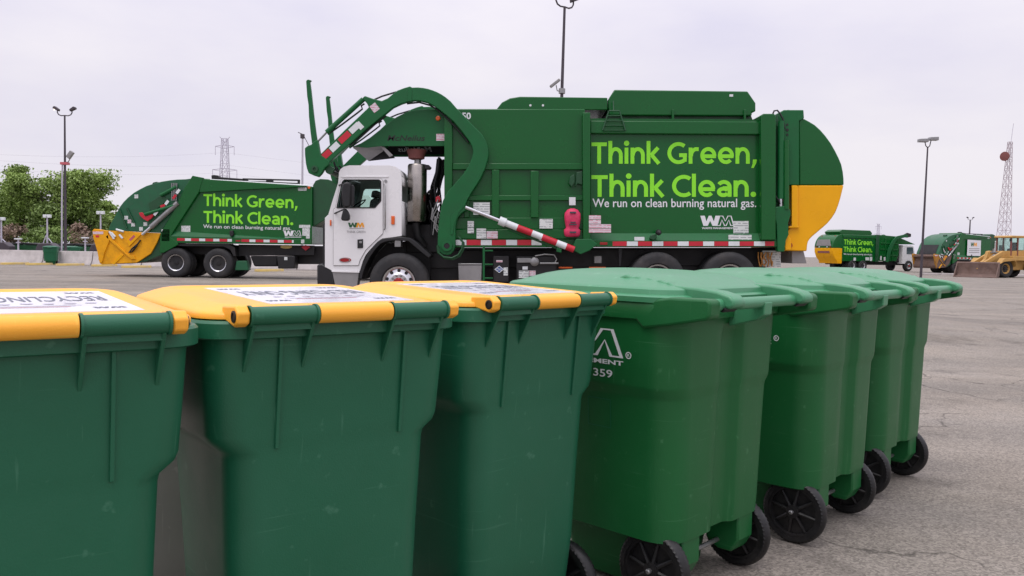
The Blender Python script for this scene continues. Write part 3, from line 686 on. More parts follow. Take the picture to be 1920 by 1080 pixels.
# rear frame post and hinge column
MB().prism(Plane(YB - .12).poly([(1427,217),(1431,213),(1452,213),(1455,218),(1455,450),(1427,450)]), YB - .12, YE).build('rear_post', G, T, bevel=.015)
MB().prism(Plane(YB + .05).poly([(1455,236),(1462,236),(1462,455),(1455,455)]), YB + .05, YE - .1).build('rear_gap', K['green_dark'], T)
MB().prism(Plane(YB + .02).poly([(1460,212),(1470,206),(1507,206),(1508,222),(1499,226),(1499,347),(1486,347),(1484,347),(1462,347)]), YB + .02, YE - .12).build('hinge_column', K['green_arm'], T, bevel=.015)
for hx, hy, r in ((1482,231,.022),(1482,241,.028),(1482,250,.022),(1476,240,.016),(1475,250,.016),(1476,260,.016)):
    q = P(hx, hy); MB().lathe([(r, 0), (r, .006)], (q[0], YB + .012, q[1]), (0, 1, 0), 12).build('dark_pin_disc', K['chassis'], T)  # dark discs on the column, shade of the pin holes as colour
q0, q1 = P(1478, 262), P(1478, 392)
MB().tube([(q0[0], YB - .05, q0[1]), (q1[0], YB - .05, q1[1])], .055, 14).build('lock_cylinder', G, T)
q2 = P(1479, 436); MB().tube([(q1[0], YB - .05, q1[1]), (q2[0], YB - .05, q2[1])], .025, 10).build('lock_rod', K['green_dark'], T)
q0, q1 = P(1469, 225), P(1468, 372)
MB().tube([(q0[0], YB - .03, q0[1]), (q1[0], YB - .03, q1[1])], .06, 14).build('lift_cylinder', K['green_arm'], T)
q2 = P(1468, 386); MB().tube([(q1[0], YB - .03, q1[1]), (q2[0], YB - .03, q2[1])], .035, 12).build('chrome_rod', K['alu'], T)
MB().prism(Plane(YB - .08).poly([(1449,396),(1455,388),(1470,386),(1482,393),(1483,402),(1478,418),(1479,440),(1474,450),(1471,472),(1458,472),(1456,420),(1452,404)]), YB - .08, YB + .06).build('latch_arm', K['green_arm'], T, bevel=.012)
pts = [P(1452,213), P(1455,206), P(1461,205), P(1466,211), P(1472,222), P(1476,240)]
MB().tube([(x, YB - .05, z) for x, z in pts], .016, 8).build('hydraulic_hose', K['black'], T, smooth=60); m = MB(); pts = [P(1449,362), P(1456,366), P(1463,374), P(1466,382)]
m.tube([(x, YB - .06, z) for x, z in pts], .014, 8); m.build('hydraulic_hose', K['black'], T, smooth=60)
MB().prism(pz([(1478,206),(1486,201),(1500,203),(1500,206)]), YB + .1, YB + .4).build('hinge_cap', K['black'], T, bevel=.01)
# tailgate: green quadrant above, yellow sweep below
tg = [(1499,222),(1508,222.6),(1518,228),(1528,234),(1539,244),(1548.5,255),(1558,268),(1566,282),(1573,296),(1578,308),(1581,322),(1582.4,335),(1582.6,347)]
MB().prism(Plane(YB + .05).poly([(1499,347)] + tg), YB + .05, YE - .05).build('tailgate', G, T, bevel=.02)
ty = [(1582.4,347.3),(1579.6,358),(1576.5,371),(1572,385.5),(1567,398),(1560,409),(1552,418.5),(1542.5,427),(1530.7,437),(1523,443.5),(1519,447.7),(1515.5,453),(1514,460),(1513,471),(1471,470),(1471,446),(1480,427),(1485,426),(1485,347.3)]
MB().prism(Plane(YB + .05).poly(ty), YB + .05, YE - .05).build('tailgate_base', K['yellow'], T, bevel=.02)
MB().prism(Plane(YB - .01).poly([(1485,347.6),(1496,347.6),(1496,424),(1500,427),(1478,427.5),(1480,424),(1485,424)]), YB - .01, YB + .06).build('tailgate_post', K['yellow'], T, bevel=.012)
MB().prism(Plane(YB - .03).poly([(1472,446),(1478,441),(1483,447),(1484,460),(1484,469),(1472,469)]), YB - .03, YB + .06).build('tailgate_foot', K['yellow'], T, bevel=.012)
q = P(1488, 460); MB().lathe([(.05, 0), (.05, .01)], (q[0], YB + .042, q[1]), (0, 1, 0), 18).build('marker_lamp', K['redlens'], T)
MB().prism(Plane(YB + .05).poly([(1576,320),(1583,322),(1585,330),(1583,340),(1578,342)]), YB + .3, YE - .4).build('rear_lamp_bar', K['black'], T, bevel=.01)
MB().prism(Plane(YB + .05).poly([(1578,347.6),(1588.5,347.6),(1589,354),(1580,355)]), YB + .5, YE - .6).build('rear_camera', K['black'], T, bevel=.01)
# lower tail: grey flap and loose fittings
MB().prism(Plane(YB + .05).poly([(1490,470),(1512,470),(1518,494),(1490,494)]), YB + .2, YE - .3).build('rear_bumper', K['grey_steel'], T, bevel=.01)
MB().prism(Plane(YB + .30).poly([(1430,470),(1464,470),(1464,500),(1430,500)]), YB + .30, YB + .36).build('valve_panel', K['sticker'], T)
m = MB(); random.seed(11)
for k in range(7):
    x = 1433 + 4.4*k; pts = [P(x, 473), P(x + random.uniform(-4, 4), 482), P(x + random.uniform(-3, 5), 492), P(x + random.uniform(-3, 3), 500)]
    m.tube([(a[0], YB + .22 + random.uniform(-.05, .05), a[1]) for a in pts], .014, 6)
m.build('pipework', K['orange_pipe'], T, smooth=60)
# big lettering and marks on the box side
YS = YB + .066
put_text('lettering', ('We run on clean burning natural gas.', 0.008, 0), K['white_flat'], T, flat(P, 1111, 372.5, 1418, 393.5, YS))
put_poly('logo_mark', W_POLY, K['white_flat'], T, flat(P, 1313, 404.5, 1350, 423.5, YS))
put_poly('logo_mark', M_POLY, K['white_flat'], T, flat(P, 1343, 404.5, 1377, 423.5, YS - .001), inset(M_POLY, .06))
put_text('lettering', ('WASTE MANAGEMENT', 0.03, 0), K['white_flat'], T, flat(P, 1316, 426, 1376, 429.5, YS))
for (a0, b0, a1, b1) in ((1381,413.5,1410,437),):
    sticker_at(T, P, a0, b0, a1, b1, YS + .002)
sticker_at(T, P, 1369, 440, 1413, 451, YB - .03, K['sticker'])
for k in range(4):
    sticker_at(T, P, 1104.5, 403.5 + 8.4*k, 1127 if k < 2 else 1146, 411 + 8.4*k, YS - .10 if False else YB - .125, K['sticker_pink'])
sticker_at(T, P, 1191, 444, 1210, 451, YB - .05, K['tape_white'])
tape_run(T, P, 1150, 1455, 452.5, 461, YB - .052, 26.5)
tape_run(T, P, 853, 1016, 449.5, 459.5, YB - .008, 26.5, start_red=False)
MB().prism(pz([(1126,454),(1140,454),(1140,459),(1126,459)]), YB - .065, YB - .05).build('marker_lamp', K['redlens'], T, bevel=.004)
# work lamp on the chamfer
q = P(1234, 435); MB().lathe([(.05, 0), (.055, .05), (.02, .10)], (q[0], YB - .10, q[1]), (0.5, -1, -.3), 16).build('work_lamp', K['black'], T)
MB().prism(pz([(1222,441),(1232,438),(1233,446),(1226,450),(1219,447)]), YB - .09, YB - .02).build('lamp_bracket', K['green_dark'], T, bevel=.008)
# hopper-side stickers, tank cover
for s in ((887,379,918,402,'sticker'),(876,414,888,425,'sticker'),(876,426,888,437,'sticker'),(893,428,911,447,'sticker'),(912,433,933,447,'sticker_pink'),(1012,410,1037,428,'sticker'),(1068,369,1080,384,'tape_white')):
    sticker_at(T, P, s[0], s[1], s[2], s[3], YB - .035, K[s[4]])
lp = lambda x0, x1, y0, y1, yy: None
L_ = []
for (py, hw, dp) in ((390.5, 4, .03), (393, 10, .07), (400, 15, .11), (409, 15.5, .12), (424, 13, .11), (427.5, 12, .09), (431, 15.5, .11), (440, 15, .11), (444, 12, .07)):
    z = P(1074, py)[1]; cx = P(1074 - (0.8 if py > 427 else 0), py)[0]; h = hw / 100
    L_.append([(cx + h*math.cos(a)*1.0, YB - .09 + dp*.9*math.sin(a), z) for a in [i*math.pi/8 for i in range(16)]])
ps = MB().loft(L_).build('extinguisher_cover', K['pink'], T, smooth=70)
m = MB()
for (x0, y0, x1, y1) in ((1068,397,1080,400),(1069,416,1079,418),(1067,420,1081,422),(1068,434,1080,437)):
    m.prism(pz([(x0,y0),(x1,y0),(x1,y1),(x0,y1)]), YB - .215, YB - .19)
m.build('print_line', K['print_dark'], ps, smooth=0)
# latch on the centre post
m = MB().prism(pz([(1070,330),(1077,326),(1078,342),(1072,350),(1067,343)]), YB - .10, YB); m.prism(pz([(1082,322),(1093,320),(1093,346),(1084,343),(1079,350)]), YB - .06, YB)
m.build('hatch_latch', K['green_dark'], T, bevel=.008)
put_text('lettering', ('350', 0.03, 0), K['white_flat'], T, flat(P, 858, 211, 883, 223.5, YB + .036))
# --- curved hood over the cab
top = [(657,272),(672,266),(690,255),(705,243),(722,230),(740,216),(758,207),(776,202.5),(800,200.5),(834,202)]
YH0, YH1 = YT + .22, YT + 2.02
hood = top + [(834,271),(712,271),(684,274)]
for nm, y0, y1 in (('hood_side', YH0, YH0 + .03), ('hood_side', YH1 - .03, YH1)):
    MB().prism(pz(hood), y0, y1).build(nm, K['green_arm'], T, bevel=.006)
tp = pz(top); m = MB()
m.add([(x, YH0 + .01, z) for x, z in tp] + [(x, YH1 - .01, z) for x, z in tp], [(i, i+1, i+1+len(tp), i+len(tp)) for i in range(len(tp)-1)])
m.add([(x, YH0 + .01, z - .025) for x, z in tp] + [(x, YH1 - .01, z - .025) for x, z in tp], [(i, i+1, i+1+len(tp), i+len(tp)) for i in range(len(tp)-1)])
m.build('hood_top', K['green_arm'], T, smooth=60)
MB().prism(pz([(833,204),(836,204),(836,300),(833,300)]), YH0, YH1).build('hopper_front', K['chassis'], T)
# underside lips of the hood mouth, pale and dark plates hanging below the edge
pa, pb, pc, pd = P(657,273), P(683,297), P(712,271), P(733,290)
MB().add([(pa[0], YH0, pa[1]), (pb[0], YH0 + .25, pb[1]), (pc[0], YH0 + .25, pc[1] - .06), (pc[0], YH0 + .02, pc[1])], [(0,1,2,3)]).build('hood_lip', K['grey_steel'], T, smooth=0)
MB().add([(pb[0], YH0 + .25, pb[1]), (pd[0], YH0 + .35, pd[1]), (pc[0], YH0 + .35, pc[1] + .02), (pc[0]-.05, YH0 + .26, pc[1])], [(0,1,2,3)]).build('hood_lip', K['chassis'], T, smooth=0)
MB().prism(pz([(709,271.5),(716,271.5),(733,288),(726,291)]), YH0 + .05, YH0 + .10).build('hood_brace', K['grey_steel'], T, bevel=.005)
put_text('lettering', ('McNeilus', 0.012, 0.25), K['black_vinyl'], T, flat(P, 726, 253.5, 797, 264, YH0 - .004))
P2 = Plane(YH1 - .03)
MB().prism(P2.poly([(720,271),(832,271),(832,289),(722,291)]), YH1 - .06, YH1 - .02).build('hood_inner_panel', K['chassis'], T)
def mir(u, v):
    p = at(810 - 64*u, 284.5 - 9*v, YH1 - .066); return (p.x, YH1 - .066, p.z)
put_text('lettering', ('McNeilus', 0.012, 0.25), K['white_flat'], T, mir)  # white letters painted in for sky showing through cut-out lettering
q = P(819.5, 218.5); MB().lathe([(.045, 0), (.045, .02), (.03, .035)], (q[0], YH0, q[1]), (0, -1, 0), 16).build('marker_lamp', K['amber'], T)
sticker_at(T, P, 816, 248, 832, 261, YH0 - .002, K['sticker_pink'])
# --- lifting arms (near and far), forks and their cylinders
arm = [(599.8,290),(645,245),(691.5,201),(688,194),(679,184),(684,179.6),(700.7,185.4),(715.6,189),(727,184),(737.8,175),(745,169.6),(757,165),(769,161.6),(771.6,164),(783.4,163.6),(793,164.5),(802.3,166.3),(811,169),(819.7,172.6),(828,177),(835.4,182),(845,190),(855.3,202),(870,217),(882.7,231),(896,244),(904,252),(911,264),(915,276),(916,287),(914.5,299),(909,317),(900,336),(890,352),(882.7,363),(876,374),(873,381),(873,386),(878,389),(874,394),(866,399),(859.5,406),(856,414),(854,425),(854,461),(851,470),(845,477),(838,478.5),(830,477),(823,470),(820.5,461),(821,438),(823,414),(827,388),(831,375),(840,359),(855,342),(871,324),(879,310),(884.7,297),(887,287),(886.6,280),(884,272),(880.8,266),(866,246),(849.7,227),(837,216),(824.4,206),(813,198),(801,192),(789,189),(777.7,188.3),(766,190),(752,194.5),(737,201.5),(723,213),(690,239),(660,266),(624.8,297.4),(610,313)]
head = [(572,278),(577,274),(584,271.5),(589,266),(596,262),(600.5,289.5),(619,303),(617,309),(610,314.5),(603,326),(597,332),(588,329),(579.4,325),(576,316),(574,306.7),(572.3,290)]
fork = [(573,152),(574,149.5),(577,148.2),(583,150),(580.2,152.8),(582.5,170),(587.8,219.6),(592,252),(597.5,286),(592,284),(584,268),(581,245),(580.5,240),(578.3,217.8),(577.5,196),(575,180),(573.6,160)]
def arm_set(Y, dyf):
    PA = P
    sh = lambda poly: pz(poly)
    MB().prism(sh(arm), Y, Y + .13).build('lift_arm', K['green_arm'], T, bevel=.012)
    MB().prism(sh(head), Y - .03, Y + .10 if Y < YT + 1 else Y + .1).build('fork_head', K['green_arm'], T, bevel=.012)
    f = MB().prism(sh(fork), Y + dyf, Y + dyf + .07).build('fork', K['green_arm'], T, bevel=.008)
    a, b = P(611, 247.4), P(680, 185); yy = Y + .06
    MB().tube([(a[0], yy, a[1]), (b[0], yy, b[1])], .048, 14).build('fork_cylinder', K['green_arm'], T)
    a2 = P(595, 264); MB().tube([(a2[0], yy, a2[1]), (a[0], yy, a[1])], .02, 8).build('fork_rod', K['steel'], T)
    q = P(591, 317.5); MB().lathe([(.065, 0), (.065, .03), (.03, .031), (.03, .01)], (q[0], Y - .03, q[1]), (0, -1, 0), 18).build('fork_pin', K['green_dark'], T)
    for pts in ([(613,251),(640,232),(668,211),(678,203),(676,197),(682,193)], [(699,186),(715,179),(735,173),(742,171)], [(723,216),(700,233),(672,257),(655,272)], [(762,193),(785,190.5),(805,196),(820,205),(838,221),(856,240),(878,266)]):
        MB().tube([(P(*c_)[0], Y + .08, P(*c_)[1]) for c_ in pts], .017, 7).build('hydraulic_hose', K['black'], T, smooth=60)
arm_set(YT, .03)
arm_set(YT + 2.05, -.40)
# tape, stickers, pins on the near arm
def rot_rect(cx, cy, ln, wd_, deg):
    a = rad(deg); u = (math.cos(a)*ln/2, math.sin(a)*ln/2); v = (-math.sin(a)*wd_/2, math.cos(a)*wd_/2)
    return [(cx-u[0]-v[0], cy-u[1]-v[1]), (cx+u[0]-v[0], cy+u[1]-v[1]), (cx+u[0]+v[0], cy+u[1]+v[1]), (cx-u[0]+v[0], cy-u[1]+v[1])]
for cx, cy, ln, mt in ((611.5,290,21,'red'),(627.5,275.5,19,'tape_white'),(646,257.5,25,'red'),(665,240,22,'tape_white')):
    MB().prism(pz(rot_rect(cx, cy, ln, 11.5, -43)), YT - .005, YT + .001).build('reflective_tape', K[mt], T, smooth=0)
MB().prism(pz(rot_rect(674.5, 235.5, 9, 15, -43)), YT - .006, YT + .001).build('sticker', K['tape_white'], T, smooth=0)
MB().prism(pz(rot_rect(702.5, 202, 13, 15, -38)), YT - .005, YT + .001).build('sticker', K['sticker_pink'], T, smooth=0)
q = P(838, 461); MB().lathe([(.10, 0), (.10, .04), (.055, .041), (.055, .0)], (q[0], YT, q[1]), (0, -1, 0), 24).build('arm_pivot', K['green_arm'], T)
MB().lathe([(.053, .0), (.053, .034)], (q[0], YT, q[1]), (0, -1, 0), 20).build('pivot_bore', K['chassis'], T)
m = MB().prism(pz([(766,163),(772,163.6),(772.5,189),(764,190)]), YT - .01, YT + .14); m.build('arm_sleeve', K['green_arm'], T, bevel=.005)
MB().prism(pz([(846,404),(860,392),(868,372),(880,366),(871,386),(860,399),(852,420),(849,440),(845,440)]), YT - .012, YT + .001).build('arm_doubler', K['green_arm'], T, bevel=.004)
# torque tube between the fork heads and its fittings
q = P(606, 318); MB().tube([(q[0] + .1, YT + .05, q[1]), (q[0] + .1, YT + 2.05, q[1])], .075, 14).build('torque_tube', K['green_dark'], T)
random.seed(5)
for k in range(5):
    a = [P(612 + 4*k, 300 + random.uniform(0, 14)), P(616 + 4*k, 312 + random.uniform(-4, 8)), P(626 + 2*k, 320 + random.uniform(-6, 4))]
    MB().tube([(c_[0], YT + .18 + .05*k, c_[1]) for c_ in a], .02, 6).build('hydraulic_hose', K['black'], T, smooth=60)
# main lift cylinder with banded barrel
A0, A1, A2 = P(873, 389), P(940, 415), P(1076, 468); YC = YT - .045
MB().tube([(A0[0], YC, A0[1]), (A1[0], YC, A1[1])], .036, 14).build('lift_rod', K['alu'], T)
a3 = Vector((A1[0], 0, A1[1])); b3 = Vector((A2[0], 0, A2[1]))
bands = [(-.03, .06, 'tape_white', .082), (.06, .22, 'tape_white', .062), (.22, .42, 'red', .062), (.42, .56, 'tape_white', .062), (.56, .76, 'red', .062), (.76, .89, 'tape_white', .062), (.89, 1.0, 'red', .062)]
for t0, t1, mt, r in bands:
    p0, p1 = a3.lerp(b3, t0), a3.lerp(b3, t1); MB().tube([(p0.x, YC, p0.z), (p1.x, YC, p1.z)], r, 16).build('lift_barrel', K[mt], T, smooth=40)
m = MB(); pts = [P(941,424), P(960,432), P(1010,452), P(1044,466), P(1050,470)]; m.tube([(x, YC + .03, z) for x, z in pts], .02, 8)
m.build('cylinder_pipe', K['green_dark'], T)
q = P(1048, 469); MB().prism(pz([(1044,464),(1053,466),(1052,474),(1043,472)]), YC - .03, YC + .08).build('pipe_block', K['green_arm'], T, bevel=.008)
# hydraulic loop at the pivot
m = MB(); pts = [(823,462),(824,475),(834,484),(850,486),(862,480),(869,468),(870,456),(862,446)]
for k in range(2): MB().tube([(P(x - 2*k, y - 2*k)[0], YT - .06 - .03*k, P(x, y - 2*k)[1]) for x, y in pts], .02, 8).build('hydraulic_hose', K['green_dark'], T, smooth=60)
# --- chassis and under-body gear
MB().prism(pz([(752,470),(1480,466),(1480,498),(752,505)]), YT + .75, YT + 1.85).build('chassis_frame', K['chassis'], T, bevel=.01)
MB().prism(pz([(800,464),(1482,464),(1482,500),(1180,540),(800,545)]), YT + .80, YT + .88).build('dark_under_fill', K['chassis'], T)  # added dark sheet, blocks the light showing through below the sill
MB().prism(pz([(858,494),(903,494),(903,497),(858,497)]), YB - .01, YB + .5).build('toolbox_lid', K['steel'], T, bevel=.01)
MB().prism(pz([(858,497.3),(903,497.3),(902,530),(859,530)]), YB, YB + .5).build('toolbox', K['grey_steel'], T, bevel=.015)
for s in (906.5,):
    MB().prism(pz([(s-2,462),(s+2,462),(s+2,540),(s-2,540)]), YB - .02, YB + .03).build('ladder_rail', K['green_arm'], T, bevel=.008)
for y in (470, 496, 522):
    MB().prism(pz([(908,y-1.5),(924,y-1.5),(924,y+1.5),(908,y+1.5)]), YB - .02, YB + .02).build('ladder_rung', K['green_arm'], T, bevel=.006)
MB().prism(pz([(924,480),(954,480),(954,530),(924,530)]), YB + .05, YB + .5).build('gas_panel', K['chassis'], T, bevel=.015)
sticker_at(T, P, 930, 488, 942, 492, YB + .046, K['sticker_pink']); sticker_at(T, P, 944, 502, 952, 517, YB + .046, K['sticker'])
MB().prism(pz([(927,505),(936,498),(945,505),(936,512)]), YB + .042, YB + .047).build('diamond_sticker', M('blue_vinyl', (40, 80, 150), .4), T, smooth=0)
put_poly('sticker_border', [(0,.5),(.5,0),(1,.5),(.5,1)], K['tape_white'], T, flat(P, 927, 498, 945, 512, YB + .040), [(.1,.5),(.5,.1),(.9,.5),(.5,.9)])
put_text('lettering', ('CNG', 0.01, 0), K['tape_white'], T, flat(P, 931, 502.5, 941, 507.5, YB + .040))
MB().prism(pz([(968,480),(1045,480),(1045,530),(968,530)]), YB + .10, YB + .6).build('battery_box', K['chassis'], T, bevel=.02)
MB().prism(pz([(970,484),(996,484),(996,493),(970,493)]), YB + .06, YB + .1).build('valve_block', K['steel'], T, bevel=.008)
q = P(1003, 491); MB().lathe([(.085, 0), (.085, .03), (.06, .05), (.03, .055)], (q[0], YB + .09, q[1]), (0, -1, 0), 22).build('tank_valve', K['steel'], T)
q0, q1 = P(1013, 494), P(1048, 494); MB().tube([(q0[0], YB + .03, q0[1]), (q1[0], YB + .03, q1[1])], .018, 10).build('valve_pipe', K['steel'], T)
m = MB(); pts = [(1004,480),(1022,477),(1040,478),(1045,486),(1041,494)]; m.tube([(P(*c_)[0], YB + .05, P(*c_)[1]) for c_ in pts], .014, 8); m.build('fuel_line', K['steel'], T, smooth=60)
sticker_at(T, P, 973, 508, 992, 522, YB + .095, K['sticker']); sticker_at(T, P, 993, 508, 1005, 518, YB + .095, K['sticker_pink']); sticker_at(T, P, 980, 500, 990, 506, YB + .095, K['tape_white'])
MB().prism(pz([(1118,480),(1132,480),(1132,494),(1118,494)]), YB + .2, YB + .3).build('junction_box', K['grey_steel'], T, bevel=.01)
for x0, x1 in ((1050,1076), (1108,1140)):
    MB().prism(pz([(x0,501),(x1,501),(x1,504),(x0,504)]), YB + .2, YB + .25).build('side_lamp', K['amber'], T, bevel=.004)
MB().prism(pz([(1164,466),(1172,466),(1169,500),(1165,500)]), YB + .2, YB + .28).build('mudflap_bracket', K['black'], T, bevel=.006)
# --- wheels
RF = 0.562
truck_wheel(T, (fx, YT + .06, ground_z(fx, YT) + RF - .005), RF, .36, steer=True)
truck_wheel(T, (fx, YT + 2.36, ground_z(fx, YT) + RF - .005), RF, .36, steer=True, face=1)
for px in (1235, 1371):
    x = P(px, 520)[0]; z = ground_z(x, YT) + .52
    truck_wheel(T, (x, YT + .10, z), .522, .28, dual=True); truck_wheel(T, (x, YT + 2.40, z), .522, .28, dual=True, face=1)
    MB().tube([(x, YT + .3, z), (x, YT + 2.2, z)], .09, 12).build('axle', K['chassis'], T)
MB().tube([(fx, YT + .2, RF), (fx, YT + 2.2, RF)], .07, 12).build('axle', K['chassis'], T)
# --- cab
W = K['white']; YC0, YC1 = YT + .12, YT + 2.38
side_o = [(633,323),(636,316),(642,311.5),(652,309),(729,309),(739,311),(745,315.5),(749,323),(751.4,330),(751.4,442),(734,444.5),(714.8,447),(707,452),(700,459),(690,470),(683.5,478),(678,490),(675,500),(672.5,508),(619.7,507.5),(606.5,502),(606.5,408),(612.5,403.5),(620,378),(631.8,341)]
win = [(629.5,389),(634,366),(639.5,341),(643,336.5),(709,336.5),(712.4,339.5),(712.4,376),(701,389)]
for y0, y1, nm in ((YC0, YC0 + .06, 'cab_side'), (YC1 - .06, YC1, 'cab_side')):
    MB().prism(pz(side_o), y0, y1, [pz(win)[::-1]]).build(nm, W, T, smooth=30)
def skin(name, pts, mat, y0=YC0 + .03, y1=YC1 - .03, th=.03):
    q = pz(pts); m = MB()
    n = len(q); vs = [(x, y0, z) for x, z in q] + [(x, y1, z) for x, z in q]
    m.add(vs, [(i, i+1, i+1+n, i+n) for i in range(n-1)]); o = m.build(name, mat, T, smooth=60)
    so = o.modifiers.new('solid', 'SOLIDIFY'); so.thickness = th; so.offset = 0
    return o
skin('cab_roof', [(633,324),(636,317),(642,312.3),(652,310),(729,310),(739,312),(745,316.5),(748.5,323.5),(750.7,330)], W)
skin('cab_back', [(750.7,330.5),(750.7,346)], W); skin('cab_back', [(750.7,376),(750.7,441)], W)
skin('windscreen', [(633,324.5),(631.5,341),(620.5,378),(613.5,402)], K['glass_dark'], th=.012)
skin('cab_nose', [(613,403),(607.3,408.5),(607.3,502)], W)
MB().prism(pz([(610,470),(672,470),(672,506),(610,500)]), YC0 + .07, YC1 - .07).build('cab_floor', K['interior'], T)
MB().prism(pz([(616,396),(640,390),(640,402),(616,470)]), YC0 + .08, YC1 - .08).build('dashboard', K['interior'], T, bevel=.02)
# raised crown moulding over the door and door shut lines
MB().prism(pz([(636,330),(640,329),(727,329),(727,331.5),(640,331.5)]), YC0 - .012, YC0 + .001).build('drip_rail', W, T, bevel=.003)
door_o = [(623,392),(627,389),(632,362),(637,338),(641,334),(712,334),(716,338),(716,437),(683.5,468.5),(672,489),(670,497.5),(623,497.5)]
door = MB().prism(pz(door_o), YC0 - .018, YC0 + .001, [pz(win)[::-1]]).build('door', W, T, smooth=30)
m = MB()
sd_ = door_o
for a, b in zip(sd_, sd_[1:] + sd_[:1]):
    p0, p1 = P(*a), P(*b); m.tube([(p0[0], YC0 - .006, p0[1]), (p1[0], YC0 - .006, p1[1])], .010, 6)
m.build('door_seal', K['grey_steel'], door, smooth=40)
for o in (YC0 + .03, YC1 - .03):
    MB().prism(pz(win), o - .003, o + .003).build('side_window', K['glass'], T, smooth=0)
m = MB()
for a, b in zip(win, win[1:] + win[:1]):
    p0, p1 = P(*a), P(*b); m.tube([(p0[0], YC0 - .018, p0[1]), (p1[0], YC0 - .018, p1[1])], .012, 6)
m.build('window_seal', K['black'], door, smooth=40)
p0, p1 = P(641, 338), P(641, 388); m = MB().tube([(p0[0], YC0 - .01, p0[1]), (P(636,388)[0], YC0 - .01, p1[1])], .01, 6); m.build('quarter_bar', K['black'], door)
# seats and wheel inside
for yy in (YC0 + .45, YC1 - .95):
    MB().prism(pz([(680,400),(684,372),(690,368),(700,368),(704,374),(704,400)]), yy, yy + .5).build('seat', K['interior'], T, bevel=.03)
    MB().prism(pz([(683,366),(686,352),(698,352),(699,366)]), yy + .1, yy + .4).build('headrest', K['interior'], T, bevel=.03)
q = P(655, 383); MB().lathe([(.20, 0), (.225, .012), (.20, .025), (.185, .012)], (q[0], YC0 + .65, q[1]), (-.6, 0, .8), 24, close=True).build('steering_wheel', K['black'], T)
# side grab rail and latch column behind the door
p0, p1 = P(721, 345), P(721, 430); MB().tube([(p0[0] - .02, YC0 - .0, p0[1]), (p0[0], YC0 - .05, p0[1]-.02), (p1[0], YC0 - .05, p1[1]+.02), (p1[0] - .02, YC0, p1[1])], .013, 8).build('grab_rail', K['steel'], T, smooth=60)
q = P(721.5, 338.5); MB().lathe([(.028, 0), (.028, .02)], (q[0], YC0, q[1]), (0, -1, 0), 12).build('rail_boss', K['steel'], T)
for x0, y0, x1, y1 in ((732,404.5,738.5,420.5), (616.2,412,619,423)):
    MB().prism(pz([(x0,y0),(x1,y0),(x1,y1),(x0,y1)]), YC0 - .025, YC0 + .001).build('marker_lamp', K['amber'], T, bevel=.008)
MB().prism(pz([(668.5,449),(679,448),(679,465),(668.5,465.5)]), YC0 - .035, YC0 - .016).build('door_handle', K['black'], door, bevel=.006)
MB().prism(pz([(672,452),(677,452),(677,456),(672,456)]), YC0 - .042, YC0 - .034).build('handle_latch', K['steel'], door, bevel=.003)
q = P(646, 487.5); ov = [(646 + 10.5*math.cos(a), 487.5 + 4.4*math.sin(a)) for a in [i*math.pi/12 for i in range(24)]]
MB().prism(pz(ov), YC0 - .028, YC0 - .017).build('oval_emblem', K['redlens'], door, smooth=0)
ov2 = [(.5 + .5*math.cos(a), .5 + .5*math.sin(a)) for a in [i*math.pi/12 for i in range(24)]]
put_poly('emblem_border', ov2, K['steel'], door, flat(P, 635.5, 483.1, 656.5, 491.9, YC0 - .030), [(.5 + .42*math.cos(a), .5 + .40*math.sin(a)) for a in [i*math.pi/12 for i in range(24)]])
put_poly('logo_mark', W_POLY, K['wm_green'], door, flat(P, 652.5, 417.5, 670, 426.5, YC0 - .022))
put_poly('logo_mark', M_POLY, K['wm_gold'], door, flat(P, 667, 417.5, 683.5, 426.5, YC0 - .021))
put_poly('logo_line', [(0,0),(1,0),(1,1),(0,1)], K['grey_steel'], door, flat(P, 655, 428, 683, 428.9, YC0 - .021))
put_text('lettering', ('THINK GREEN', 0.0, 0), K['grey_steel'], door, flat(P, 650, 432.5, 685, 437, YC0 - .021))
# mirrors
MB().prism(pz([(645,350),(648,344),(655,342.5),(661,344),(662,350),(661.5,386),(659,390),(649,390),(646,386)]), YC0 - .34, YC0 - .20).build('mirror', K['black'], T, bevel=.03)
MB().prism(pz([(661,349),(665,347.5),(667.5,351),(667,385),(663,388),(661,386)]), YC0 - .30, YC0 - .22).build('mirror', K['black'], T, bevel=.015)
MB().prism(pz([(646,396),(650,391),(654,396),(658,404),(658,412),(654,414.5),(645,414.5),(642.5,411),(644,404)]), YC0 - .30, YC0 - .16).build('mirror', K['black'], T, bevel=.02)
p0, p1 = P(633, 346), P(650, 346); m = MB().tube([(p0[0], YC0, p0[1]), (p1[0], YC0 - .25, p1[1])], .014, 8); p0, p1 = P(624, 400), P(648, 393); m.tube([(p0[0], YC0, p0[1]), (p1[0], YC0 - .25, p1[1])], .014, 8)
m.build('mirror_arm', K['black'], T)
# wheel arch, steps, bumper
arc_o = [(671,522),(674,505),(680,490),(688,476),(699,462),(710,450.5),(720,446.5),(752,444.5),(768,446),(780,454),(795,468),(808,478),(803,484),(790,474),(775,461),(764,452),(740,450.5),(722,453),(712,457),(702,468),(692,482),(684,498),(679,512),(677,524)]
MB().prism(pz(arc_o), YC0 - .03, YC0 + .55).build('mudguard', K['black'], T, bevel=.01)
MB().prism(pz([(682,500),(690,484),(702,468),(714,456),(752,451),(775,461),(800,485),(800,520),(682,520)]), YC0 + .60, YC0 + .66).build('wheel_well', K['chassis'], T)
MB().prism(pz([(738,450),(750,450),(750,463),(738,463)]), YC0 + .0, YC0 + .3).build('spring_bracket', K['steel'], T, bevel=.008)
MB().prism(pz([(620,509),(671,511),(667,540),(626,540)]), YC0 + .0, YC0 + .25).build('cab_step', K['grey_steel'], T, bevel=.012)
MB().prism(pz([(619,507.6),(672,508.2),(672,512),(620,510.5)]), YC0 - .02, YC0 + .3).build('step_sill', W, T, bevel=.006)
